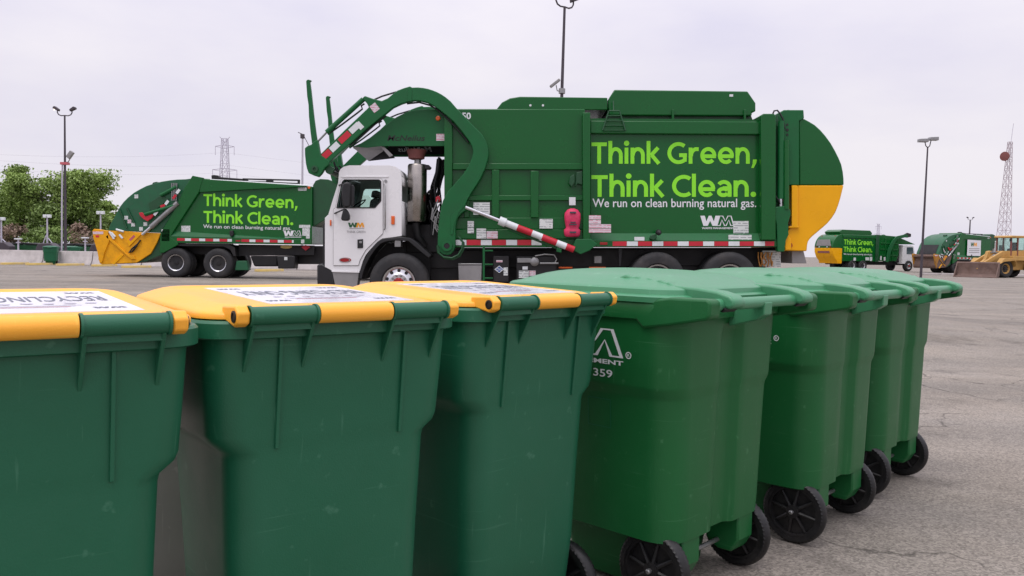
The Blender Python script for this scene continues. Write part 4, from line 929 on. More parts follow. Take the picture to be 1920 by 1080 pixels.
MB().prism(pz([(591,497),(600,494),(620,504),(626,540),(621,560),(592,560)]), YC0 + .0, YC1).build('bumper', K['black'], T, bevel=.03)
MB().prism(pz([(599,420),(606,412),(606,500),(599,500)]), YC0 + .15, YC1 - .15).build('grille', K['black'], T, bevel=.01)
q = P(606, 470)
# --- exhaust stack and the hoses between cab and body
sx, sz0 = P(775.5, 414); _, sz1 = P(775.5, 303); ys = YT + .50
MB().lathe([(.165, 0), (.185, .03), (.185, sz1-sz0-.03), (.165, sz1-sz0)], (sx, ys, sz0), (0, 0, 1), 28).build('muffler', K['muffler'], T)
MB().lathe([(.065, 0), (.065, .10)], (sx + .005, ys, sz1), (0, 0, 1), 18).build('exhaust_pipe', K['steel'], T)
_, sz2 = P(775, 294); MB().lathe([(.10, 0), (.155, .02), (.165, .10), (.19, .16), (.19, .19)], (sx - .02, ys, sz2), (0, 0, 1), 24).build('exhaust_hood', K['brick_red'], T)
MB().prism(pz([(791,304),(800,305),(804,309),(801,313),(792,313)]), ys - .1, ys + .1).build('muffler_clamp', K['black'], T, bevel=.01)
p0 = P(775, 416); MB().tube([(p0[0], ys, p0[1]), (p0[0] + .02, ys, p0[1] - .25), (p0[0] + .15, ys + .1, p0[1] - .45)], .075, 14).build('exhaust_elbow', K['chassis'], T, smooth=60)
MB().prism(pz([(752,400),(757,396),(757,440),(770,455),(800,470),(834,470),(834,440),(815,432),(800,410),(793,350),(800,346),(806,420),(752,440)]), YT + 1.0, YT + 1.5).build('engine_deck', K['chassis'], T)
MB().prism(pz([(752,418),(800,418),(832,446),(832,474),(752,474)]), YT + .7, YT + 1.9).build('engine_block', K['chassis'], T, bevel=.02)
random.seed(21); m = MB()
for k in range(9):
    x0 = 816 + random.uniform(-6, 12); pts = [(x0, 288), (x0 - 3, 315), (x0 - 8 - random.uniform(0, 5), 342), (x0 - 10 + random.uniform(-8, 4), 372), (808 + random.uniform(-14, 14), 405), (812 + random.uniform(-10, 14), 440)]
    yy = YT + .55 + random.uniform(0, .6); m.tube([(P(*c_)[0], yy, P(*c_)[1]) for c_ in pts], random.uniform(.016, .034), 7)
for k in range(7):
    pts = [(795 + random.uniform(0, 8), 348 + 6*k), (803 + random.uniform(-3, 3), 372 + 5*k), (812 + random.uniform(-6, 8), 392 + 5*k), (826, 402 + 7*k)]
    m.tube([(P(*c_)[0], YT + .4 + random.uniform(0, .5), P(*c_)[1]) for c_ in pts], .018, 6)
m.build('hose_bundle', K['black'], T, smooth=60)
m = MB()
for k in range(6):
    pts = [(814 + random.uniform(-6, 8), 372 + 8*k), (806 + random.uniform(-4, 10), 395 + 7*k), (812 + random.uniform(-8, 8), 410 + 6*k)]
    m.tube([(P(*c_)[0], YT + .36, P(*c_)[1]) for c_ in pts], .016, 6)
m.build('braided_line', K['steel'], T, smooth=60)
MB().prism(pz([(813,367),(820,364),(823,372),(819,378),(813,376)]), YT + .4, YT + .55).build('red_valve', K['red'], T, bevel=.01)
MB().prism(pz([(812,396),(826,388),(826,430),(814,436),(808,424)]), YT + .7, YT + .72).build('gauge_panel', K['sticker'], T, smooth=0)
# ------------------------------------------------------------------ rear-loader parked on the left
YL = 31.3
Q = Plane(YL)
def qz(p): return Q.poly(p)
def rear_loader():
    ctr = Q(400, 521)
    R = thing('refuse_truck', 'green rear-loading refuse truck with yellow hopper parked behind the white-cabbed truck', 'truck', (ctr[0], YL + 1.2, 0))
    g = K['green']; ga = K['green_arm']; y0, y1 = YL + .10, YL + 2.45
    MB().prism(qz([(358,333),(364,330),(380,334),(576,348.5),(583,349),(583,458),(300,455),(310,437)]), y0 + .05, y1).build('body', g, R, bevel=.02)
    MB().prism(qz([(376,335),(576,348.5),(540,352),(470,355),(372,360.5)]), y0 - .04, y0 + .06).build('top_rail', g, R, bevel=.02)
    MB().prism(qz([(360,329),(380,333),(372,360),(326,431),(318,444),(330,453),(334,458),(306,474),(298,474),(300,437),(330,386),(345,352)]), y0 - .06, y0 + .07).build('tail_frame', g, R, bevel=.015)
    a, b_, c, d = Q(322,433), Q(540,446), Q(540,448), Q(318,443)
    MB().add([(a[0], y0 + .048, a[1]), (b_[0], y0 + .048, b_[1]), (c[0], y0 - .05, c[1]), (d[0], y0 - .05, d[1]), (d[0], y0+.1, d[1]), (c[0], y0+.1, c[1])], [(0,1,2,3),(3,2,5,4),(0,3,4),(1,5,2)]).build('chamfer_rail', ga, R, smooth=0)
    MB().prism(qz([(318,443.3),(582,449.5),(582,458.5),(318,455)]), y0 - .05, y0 + .06).build('sill', g, R, bevel=.01)
    MB().prism(qz([(583,346),(588,337.5),(597,334),(612,335),(640,345),(640,400),(620,402),(600,415),(585,424),(583,424)]), y0 + .2, y1 - .2).build('front_head', K['green_dark'], R, bevel=.02)
    # tailgate quadrant and yellow hopper
    tail = [(200,431.6),(204,420),(210,410),(216,398),(222,387),(229,378),(237,370),(248,361),(260,354),(272,348),(285,344),(300,340),(315,337.6),(330,336),(345,335.5),(357,334),(344,353),(329,386),(299,436.4)]
    MB().prism(qz(tail), y0 + .02, y1 - .02).build('tailgate', K['green_old'], R, bevel=.015)
    MB().prism(qz([(200,432),(299,437),(291,456),(280,475.5),(254,492.5),(187.5,496),(185,494),(181,486),(184,462),(190,440)]), y0 + .02, y1 - .02).build('hopper', K['yellow_dirty'], R, bevel=.015)
    MB().prism(qz([(171,433),(174,429),(182,429.5),(200,432.5),(203,452),(194,474),(190,492),(185,494),(180,470),(173,446)]), y0 - .03, y0 + .12).build('hopper_wing', K['yellow_dirty'], R, bevel=.015)
    MB().prism(qz([(171,433),(174,429),(182,429.5),(200,432.5),(203,452),(194,474),(190,492),(185,494),(180,470),(173,446)]), y1 - .12, y1 + .03).build('hopper_wing', K['yellow_dirty'], R, bevel=.015)
    MB().prism(qz([(172,437),(199,437),(199,445),(174,445)]), y0 + .12, y1 - .12).build('hopper_lip', K['yellow_dirty'], R, bevel=.01)
    p = [Q(x, y) for x, y in ((199.5,431),(203.5,420),(209.5,410),(215.5,398),(221.5,387))]
    MB().add([(x - .02, y0 + .3, z) for x, z in p] + [(x - .02, y1 - .3, z) for x, z in p], [(i, i+1, i+6, i+5) for i in range(4)]).build('dark_mouth_panel', K['chassis'], R, smooth=60)  # dark panel on the surface, paints the shade of the hopper opening
    MB().prism(qz([(291,456),(299,437),(306,474),(270,490),(254,492.5),(280,475.5)]), y0 + .1, y1 - .1).build('tail_skirt', K['green_dark'], R)
    # bands, links and cylinders on the tailgate side
    MB().prism(qz([(196,444),(200,440),(236,476),(250,480),(252,486),(244,486)]), y0 - .03, y0 + .03).build('hopper_brace', K['yellow_dirty'], R, bevel=.008)
    MB().prism(qz([(206,494),(224,476),(230,478),(212,496)]), y0 - .01, y0 + .03).build('hopper_brace', K['yellow'], R, bevel=.006)
    MB().prism(qz([(236,452),(250,437),(262,440),(240,462)]), y0 - .02, y0 + .03).build('sign_plate', K['yellow'], R, bevel=.004)
    MB().prism(qz([(240,449),(249,440),(252,443),(243,452)]), y0 - .026, y0 - .018).build('warning_print', K['print_red'], R)
    def rod(n, a, b, r, mt, dy=-.06):
        pa, pb = Q(*a), Q(*b); MB().tube([(pa[0], y0 + dy, pa[1]), (pb[0], y0 + dy, pb[1])], r, 12).build(n, mt, R)
    rod('ram_cylinder', (333,380), (282,426), .10, K['steel']); rod('ram_rod', (282,426), (266,440), .06, K['alu'])
    rod('link_bar', (271,402), (328,385), .06, ga, -.10); rod('link_bar', (300,366), (330,350), .07, ga, -.04)
    rod('link_bar', (222,392), (236,428), .03, K['green_dark'], -.02); rod('link_bar', (236,390), (250,418), .03, K['green_dark'], -.02)
    for k in range(4): rod('oil_pipe', (321 + 3.2*k, 343), (321.5 + 2.6*k, 376), .022, K['steel'], -.05)
    MB().prism(qz([(260,399),(266,398),(273,406),(286,401),(288,404),(283,410),(276,415),(268,410),(262,404)]), y0 - .10, y0 - .02).build('swing_bracket', K['red'], R, bevel=.01)
    for x0, y0_, ln, dg in ((334,359,9,-52),(313,380,9,-52),(292,400,9,-52)):
        MB().prism(qz(rot_rect(x0, y0_, ln, 5, dg)), y0 - .12, y0 - .09).build('reflector', K['tape_white'], R, smooth=0)
    for x0, y0_, ln, dg in ((327,369,9,-52),(305,386,9,-20)):
        MB().prism(qz(rot_rect(x0, y0_, ln, 4.5, dg)), y0 - .11, y0 - .08).build('reflector', K['red'], R, smooth=0)
    MB().prism(qz([(276,381),(300,366),(316,372),(292,392),(280,396)]), y0 - .01, y0 + .025).build('side_port', K['green_dark'], R, bevel=.01)
    for x, y in ((253,368),(234,408),(240,415),(247,421),(262,429),(270,420)):
        sticker_at(R, Q, x - 3.5, y - 3.5, x + 3.5, y + 3.5, y0 + .016, K['sticker'] if x != 240 else K['sticker_pink'])
    for a, b in (((203,434),(212,448)),((207,436),(214,444)),((216,430),(230,434)),((222,440),(228,447))):
        rod('rail_end', a, b, .04, K['tape_white'], -.02)
    m = MB(); pts = [(262,450),(256,458),(246,466),(240,474),(246,472),(256,460)]; m.tube([(Q(*c_)[0], y0 - .03, Q(*c_)[1]) for c_ in pts], .03, 7); m.build('hopper_cable', K['black'], R, smooth=60)
    MB().prism(qz([(273,345),(276,340),(283,338.5),(286,344),(280,348)]), y0 + .4, y0 + .7).build('beacon', K['green_dark'], R, bevel=.01)
    MB().prism(qz([(172,434),(192,434),(192,439),(173,439)]), y0 - .036, y0 - .028).build('sticker', K['sticker_pink'], R, smooth=0)
    MB().prism(qz([(177,441),(184,441),(184,445),(178,445)]), y0 - .036, y0 - .028).build('tail_lamp', K['red'], R, smooth=0)
    # roof track
    MB().prism(qz([(385,326),(390,325),(398,326),(400,329),(452,333),(452,341),(386,337)]), y0 + .5, y0 + .8).build('roof_track', K['black'], R, bevel=.02)
    fr = qz([(445,331.5),(554,334),(554,342.5),(445,338)]); hl1 = qz([(449,334),(490,335.2),(490,337.5),(449,336.4)]); hl2 = qz([(503,335.4),(550,336.6),(550,340.5),(503,338.4)])
    MB().prism(fr, y0 + .5, y0 + .6, [hl1[::-1], hl2[::-1]]).build('roof_rack', K['black'], R)
    rod('roof_highlight_bar', (392,336.5), (575,347.6), .03, K['tape_white'], .03)  # white tube drawn as the bright highlight along the roof edge
    # print
    sl = .027
    big_text(R, 'Think Green,', K['lime'], flat(Q, 381.5, 363.8, 558.5, 386, y0 + .044, sl)); big_text(R, 'Think Clean.', K['lime'], flat(Q, 381.5, 395.4, 550, 417.6, y0 + .044, sl))
    put_text('lettering', ('We run on clean burning natural gas.', 0.008, 0), K['white_flat'], R, flat(Q, 381, 420.8, 546, 429.8, y0 + .044, .023))
    put_poly('logo_mark', W_POLY, K['white_flat'], R, flat(Q, 531.5, 432.5, 550, 442.5, y0 + .044)); put_poly('logo_mark', M_POLY, K['white_flat'], R, flat(Q, 547, 432.5, 565, 442.5, y0 + .043), inset(M_POLY, .06))
    put_poly('logo_line', [(0,0),(1,0),(1,1),(0,1)], K['white_flat'], R, flat(Q, 534, 444, 565, 445.2, y0 + .044))
    put_text('lettering', ('350350', 0.01, 0), K['print_dark'], R, flat(Q, 559, 352, 571, 355.5, y0 + .043))
    for s in ((557,351,573,357),(337,423,354,434.5),(302,430,317,437),(302,437.5,317,452),(559,421.5,580,427),(565,427.5,579,442),(572,442,579,447),(564,449,570,456)):
        sticker_at(R, Q, s[0], s[1], s[2], s[3], y0 - .056 if s[0] < 330 or s[0] == 564 else y0 + .047, K['sticker'])
    tape_run(R, Q, 331, 434, 446.3, 451.3, y0 - .052, 14.5, slope=.018); tape_run(R, Q, 452, 550, 448.5, 453.5, y0 - .052, 14.5, slope=.018)
    MB().prism(qz([(441,450),(450,450),(450,453),(441,453)]), y0 - .06, y0 - .05).build('marker_lamp', K['redlens'], R)
    MB().prism(qz([(430,433),(436,432),(438,440),(434,444),(430,441)]), y0 - .1, y0 + .05).build('work_lamp', K['black'], R, bevel=.02)
    q = Q(578, 351); MB().lathe([(.05, 0), (.05, .04)], (q[0], y0 + .04, q[1]), (0, -1, 0), 12).build('marker_lamp', K['amber'], R)
    # running gear
    MB().prism(qz([(300,458),(600,461),(606,478),(606,496),(545,496),(540,480),(300,476)]), y0 + .75, y1 - .7).build('chassis_frame', K['chassis'], R)
    MB().prism(qz([(440,458),(583,460),(583,478),(440,480)]), y0 + .35, y0 + .5).build('dark_under_fill', K['chassis'], R)  # dark filler sheet added below the body
    MB().prism(qz([(462,480),(515,480),(515,500),(470,500)]), y0 + .3, y0 + .9).build('gas_tank', K['chassis'], R, bevel=.06)
    MB().prism(qz([(517,480),(551,480),(550,504),(519,504)]), y0 + .05, y0 + .6).build('battery_box', K['black'], R, bevel=.03)
    MB().prism(qz([(531,482),(537,482),(537,488),(531,488)]), y0 + .04, y0 + .05).build('box_sticker', K['sticker'], R, smooth=0)
    MB().prism(qz([(440,489),(459,489),(463,507),(437,507)]), y0 + .1, y0 + .4).build('tool_locker', K['green_old'], R, bevel=.02)
    MB().prism(qz([(520 + 11*math.cos(i*math.pi/8) + 11, 462.5 + 3.6*math.sin(i*math.pi/8)) for i in range(16)]), y0 + .30, y0 + .35).build('oval_sticker', K['stop_yellow'], R, smooth=0)
    MB().prism(qz([(560,463),(568,459),(577,463),(568,470)]), y0 + .28, y0 + .35).build('red_lamp', K['red'], R, smooth=0)
    for px in (327.5, 407):
        x = Q(px, 500)[0]; truck_wheel(R, (x, YL + .10, .565), .565, .30, dual=True); truck_wheel(R, (x, YL + 2.4, .565), .565, .30, dual=True, face=1)
        MB().tube([(x, YL + .3, .56), (x, YL + 2.2, .56)], .09, 10).build('axle', K['chassis'], R)
    MB().prism(qz([(300,475),(306,462),(322,456),(425,457),(438,464),(440,480),(436,480),(430,468),(418,462),(325,461),(312,466),(304,478)]), y0 + .02, y0 + .6).build('mudguard', K['chassis'], R)
    # cab
    cab = [(626,372),(632,366),(690,366),(700,380),(712,430),(714,500),(690,502),(684,484),(670,474),(652,476),(642,490),(640,504),(622,504)]
    w_ = [(648,388),(690,388),(700,418),(648,420)]
    for a_, b_ in ((y0 + .05, y0 + .12), (y1 - .12, y1 - .05)): MB().prism(qz(cab), a_, b_, [qz(w_)[::-1]]).build('cab_side', K['white'], R)
    MB().prism(qz([(626,372),(632,366),(690,366),(700,380),(698,384),(688,371),(634,371),(630,376)]), y0 + .12, y1 - .12).build('cab_roof', K['white'], R)
    MB().prism(qz([(626,376),(630,376),(630,500),(622,500)]), y0 + .12, y1 - .12).build('cab_back', K['white'], R)
    MB().prism(qz([(700,385),(712,430),(710,432),(696,386)]), y0 + .12, y1 - .12).build('windscreen', K['glass_dark'], R)
    MB().prism(qz([(711,432),(714,500),(640,500),(640,470),(700,440)]), y0 + .12, y1 - .12).build('cab_floor', K['interior'], R)
    MB().prism(qz(w_), y0 + .08, y0 + .09).build('side_window', K['glass'], R, smooth=0)
    x = Q(663, 500)[0]
    truck_wheel(R, (x, YL + .10, .56), .56, .32, steer=True); truck_wheel(R, (x, YL + 2.4, .56), .56, .32, steer=True, face=1)
    return R

# ------------------------------------------------------------------ big slogan drawn as constant-width strokes (humanist sans)
def glyph_strokes():
    S = {}; X = .765; w = .178
    def arc(cx, cy, rx, ry, a0, a1, n=18): return [(cx + rx*math.cos(rad(a0 + (a1-a0)*i/n)), cy + ry*math.sin(rad(a0 + (a1-a0)*i/n))) for i in range(n+1)]
    h = w/2
    S['T'] = (.72, [[(0, 1-h), (.72, 1-h)], [(.36, 1-.01), (.36, 0)]])
    arch = [(h+.015, .40)] + arc(.345, .40, .235, X-h-.40+.012, 175, 0, 16) + [(.58, 0)]
    S['n'] = (.68, [[(h, 0), (h, X-.01)], arch])
    S['h'] = (.68, [[(h, 0), (h, 1.07)], arch])
    S['i'] = (.205, [[(h, 0), (h, X-.01)], 'dot'])
    S['k'] = (.70, [[(h, 0), (h, 1.07)], [(.54, X-.01), (.20, .385)], [(.235, .41), (.575, 0)]])
    S['r'] = (.47, [[(h, 0), (h, X-.01)], [(h+.015, .36)] + arc(.37, .38, .255, X-h-.38+.012, 175, 78, 12) + [(.47, X-h+.005)]])
    S['e'] = (.75, [arc(.375, X/2, .375-h, X/2-h+.014, -6, 318, 30), [(.14, X/2-.03), (.735, X/2-.03)]])
    S['a'] = (.66, [arc(.31, .46, .25, X-h-.46+.012, 150, 0, 14) + [(.56, 0)], arc(.285, .225, .285-h, .225-h+.014, 25, 335, 20), [(.27, .40), (.50, .40)]])
    S['G'] = (.92, [arc(.52, .5, .52-h, .5-h+.015, 50, 315, 30), [(.815, .10), (.815, .49)], [(.55, .40), (.915, .40)]])
    S['C'] = (.80, [arc(.52, .5, .52-h, .5-h+.015, 50, 310, 30)])
    S['l'] = (.205, [[(h, 0), (h, 1.07)]])
    S['.'] = (.25, ['pt'])
    S[','] = (.27, ['comma'])
    S[' '] = (.20, [])
    return S, w
GS, GW = glyph_strokes()
def ribbon(pts, w):
    n = len(pts); L = []; R_ = []
    for i in range(n):
        p0 = Vector(pts[max(i-1, 0)]); p1 = Vector(pts[min(i+1, n-1)]); d = (p1 - p0).normalized(); nn = Vector((-d.y, d.x)) * w/2
        p = Vector(pts[i]); L.append(tuple(p + nn)); R_.append(tuple(p - nn))
    return L + R_[::-1], [(i, i+1, 2*n-2-i, 2*n-1-i) for i in range(n-1)]
def big_text(root, s, mat, fn):
    """fn maps x in 0..1 over the full line, y in 0..1 over the cap height"""
    x = 0; items = []
    for ch in s:
        wd_, st = GS[ch]; items.append((ch, x)); x += wd_ + (.075 if ch not in ' ' else 0)
    total = x - .075; lay = 0
    for ch, x0 in items:
        if ch == ' ': continue
        m = MB()
        for st in GS[ch][1]:
            lay += 1
            if st == 'dot': st_p = [(.095 + .125*math.cos(i*math.pi/10), .96 + .125*math.sin(i*math.pi/10)) for i in range(20)]; fs = [tuple(range(20))]
            elif st == 'pt': st_p = [(.12 + .125*math.cos(i*math.pi/10), .115 + .125*math.sin(i*math.pi/10)) for i in range(20)]; fs = [tuple(range(20))]
            elif st == 'comma': st_p = [(.06, .20), (.25, .20), (.22, .04), (.10, -.20), (-.02, -.20), (.05, .0)]; fs = [tuple(range(6))]
            else: st_p, fs = ribbon(st, GW)
            o = (lay % 3) * .0008
            vs = [fn((px + x0) / total, py) for px, py in st_p]
            m.add([(p[0], p[1] - o, p[2]) for p in vs], fs)
        m.build('letter', mat, root, smooth=0)
RL = rear_loader()
big_text(T, 'Think Green,', K['lime'], flat(P, 1109, 267, 1420, 307, YS)); big_text(T, 'Think Clean.', K['lime'], flat(P, 1109, 328.5, 1418, 369, YS))

# the second rear-loader, far right, carries a white poster instead of the slogan
R2 = copy_tree(RL)
for o in list(R2.children):
    if o.name.split('.')[0] in ('letter', 'lettering', 'logo_mark', 'logo_line'): drop_tree(o)
Y2 = 72.0; gp = at(1796, 480, Y2)
R2.location = (gp.x + .6, Y2 + 1.5, 0); R2.rotation_euler = (0, 0, rad(27)); R2.scale = (.92, .92, .92)
remat(R2, (K['yellow_dirty'],), M('grimy_yellow_paint', (176, 122, 30), .6, var=.25, scale=3, dirt=(84, 62, 46), dirt_amt=.85, dscale=1.5))
for o in R2.children:
    if o.name.split('.')[0] in ('hopper', 'hopper_lip'): o.data = o.data.copy(); o.data.materials[0] = K['rust']  # dark rusty colour also paints in the shaded hopper interior
    if o.name.split('.')[0] == 'dark_mouth_panel': o.data = o.data.copy(); o.data.materials[0] = K['chassis']
R2['label'] = 'green rear-loading refuse truck with a white poster on its side, behind the wheel loader'
pm = MB().prism(qz([(400,362),(500,366),(500,440),(400,438)]), YL + .02, YL + .035); po = pm.build('poster', K['white_flat'], RL)
po.parent = R2
def stick(o): o.parent = R2; return o
stick(put_poly('logo_mark', W_POLY, K['wm_green'], RL, flat(Q, 424, 376, 448, 394, YL + .016))); stick(put_poly('logo_mark', M_POLY, K['wm_gold'], RL, flat(Q, 446, 376, 472, 394, YL + .016)))
for k in range(3): stick(put_poly('print_line', [(0,0),(1,0),(1,1),(0,1)], K['grey_steel'], RL, flat(Q, 412, 404 + 9*k, 490, 407 + 9*k, YL + .016)))

# ------------------------------------------------------------------ far front-loader, tail towards us
def far_loader():
    """local: x forward, visible side at y = 0, far side y = 2.5"""
    Yf = 74.0; gp = at(1562, 500, Yf)
    R = thing('refuse_truck', 'far front-loading refuse truck seen from its tail, cab beyond, beside the light pole', 'truck', (0, 0, 0))
    g = K['green']
    def bx(n, poly, y0, y1, mt, bev=.03): return MB().prism(poly, y0, y1).build(n, mt, R, bevel=bev)
    bx('box_body', [(1.2,.95),(5.6,.95),(5.6,3.55),(1.2,3.55)], .05, 2.45, g)
    bx('top_rail', [(1.2,3.2),(5.6,3.2),(5.6,3.5),(1.2,3.5)], -.02, .06, g)
    bx('top_hatch', [(1.1,3.56),(5.3,3.56),(5.4,3.75),(5.1,4.0),(1.4,4.0),(1.0,3.8)], .3, 2.2, g)
    bx('centre_post', [(5.6,.9),(6.0,.9),(6.0,3.6),(5.6,3.6)], -.05, 2.5, K['green_dark'])
    bx('hopper', [(6.0,1.0),(8.6,1.0),(8.9,1.6),(8.9,2.9),(8.6,3.5),(6.0,3.6)], .06, 2.44, g)
    for z in (1.5, 2.1, 2.7): bx('stiffener', [(6.3,z),(8.7,z),(8.7,z+.12),(6.3,z+.12)], .0, .07, g, .02)
    for x in (6.9, 7.9): bx('stiffener', [(x,1.1),(x+.12,1.1),(x+.12,3.3),(x,3.3)], .0, .07, g, .02)
    bx('hood_side', [(8.6,3.5),(9.8,3.2),(11.4,2.75),(9.0,2.7)], .2, .25, g, .01); bx('hood_side', [(8.6,3.5),(9.8,3.2),(11.4,2.75),(9.0,2.7)], 2.2, 2.25, g, .01)
    MB().add([(8.6,.2,3.5),(9.8,.2,3.2),(11.4,.2,2.75),(8.6,2.25,3.5),(9.8,2.25,3.2),(11.4,2.25,2.75)], [(0,1,4,3),(1,2,5,4)]).build('hood_top', g, R)
    arm_ = [(6.6,1.0),(7.0,1.0),(7.2,2.2),(7.7,3.0),(8.3,3.5),(9.6,3.75),(9.9,3.65),(9.9,3.4),(9.5,3.42),(8.4,3.2),(8.0,2.8),(7.6,2.0),(7.3,.9)]
    bx('lift_arm', arm_, -.14, -.02, K['green_arm'], .01); bx('lift_arm', arm_, 2.52, 2.64, K['green_arm'], .01)
    bx('fork_head', [(9.4,3.7),(9.9,3.9),(10.4,3.8),(10.4,3.5),(9.8,3.4)], -.1, .05, K['chassis'])
    q = [(1.2,3.55)] + [(1.2 - 1.25*math.sin(rad(a)), 2.2 + 1.35*math.cos(rad(a))) for a in range(10, 91, 10)] + [(1.2, 2.2)]
    bx('tailgate', q, .08, 2.42, g)
    bx('tailgate_base', [(1.2,2.19),(-.05,2.19),(-.02,1.8),(.2,1.3),(.55,.95),(.6,.7),(1.2,.7)], .08, 2.42, K['yellow'])
    MB().prism_x([(.3,2.4),(2.2,2.4),(2.0,3.0),(.5,3.0)], -.08, -.02).build('rear_panel', K['grey_steel'], R, bevel=.01)
    for y in (.35,.75,1.75,2.15): MB().prism_x([(y-.06,2.24),(y+.06,2.24),(y+.06,2.34),(y-.06,2.34)], -.10, -.04).build('tail_lamp', K['tape_white'] if y in (.75,1.75) else K['redlens'], R)
    for y in (.4, 2.1): MB().prism_x([(y-.08,3.28),(y+.08,3.28),(y+.08,3.4),(y-.08,3.4)], .55, .62).build('marker_lamp', K['red'], R)
    MB().prism_x([(.5,1.7),(2.0,1.7),(2.0,1.9),(.5,1.9)], -.03, .02).build('rear_panel', K['brick_red'], R)
    f = lambda x0, x1, z0, z1: (lambda u, v: (x0 + (x1-x0)*u, .044, z0 + (z1-z0)*v))
    big_text(R, 'Think Green,', K['lime'], f(1.35, 5.3, 2.55, 3.05)); big_text(R, 'Think Clean.', K['lime'], f(1.35, 5.2, 1.85, 2.35))
    put_text('lettering', ('We run on clean burning natural gas.', 0.008, 0), K['white_flat'], R, f(1.35, 5.2, 1.50, 1.72))
    for x0, x1, z0, z1 in ((4.2,4.7,1.05,1.35),(4.8,5.1,1.0,1.4),(2.6,2.9,1.0,1.3),(6.2,6.4,1.1,1.5),(6.7,6.95,1.05,1.4)):
        MB().prism([(x0,z0),(x1,z0),(x1,z1),(x0,z1)], -.06, -.04).build('sticker', K['sticker'], R)
    bx('chassis_frame', [(.8,.6),(11.2,.6),(11.2,.95),(.8,.95)], .7, 1.8, K['chassis'])
    bx('cab', [(9.5,.75),(11.3,.75),(11.35,1.6),(11.1,2.55),(10.9,2.65),(9.6,2.65)], .12, 2.38, K['white'])
    bx('side_window', [(10.1,1.75),(11.1,1.75),(10.95,2.45),(10.1,2.45)], .10, .125, K['glass_dark'], 0)
    MB().lathe([(.17,0),(.17,1.2)], (9.2, .6, 1.3), (0,0,1), 16).build('muffler', K['muffler'], R); bx('engine_block', [(8.9,.9),(9.5,.9),(9.5,2.3),(9.1,2.4)], .5, 2.0, K['chassis'])
    for x in (2.6, 4.0): truck_wheel(R, (x, .05, .53), .53, .28, dual=True); truck_wheel(R, (x, 2.45, .53), .53, .28, dual=True, face=1)
    truck_wheel(R, (10.4, .05, .55), .55, .32, steer=True); truck_wheel(R, (10.4, 2.45, .55), .55, .32, steer=True, face=1)
    R.location = (gp.x, Yf, 0); R.rotation_euler = (0, 0, rad(25)); R.scale = (.93, .93, .93)
    return R
far_loader()

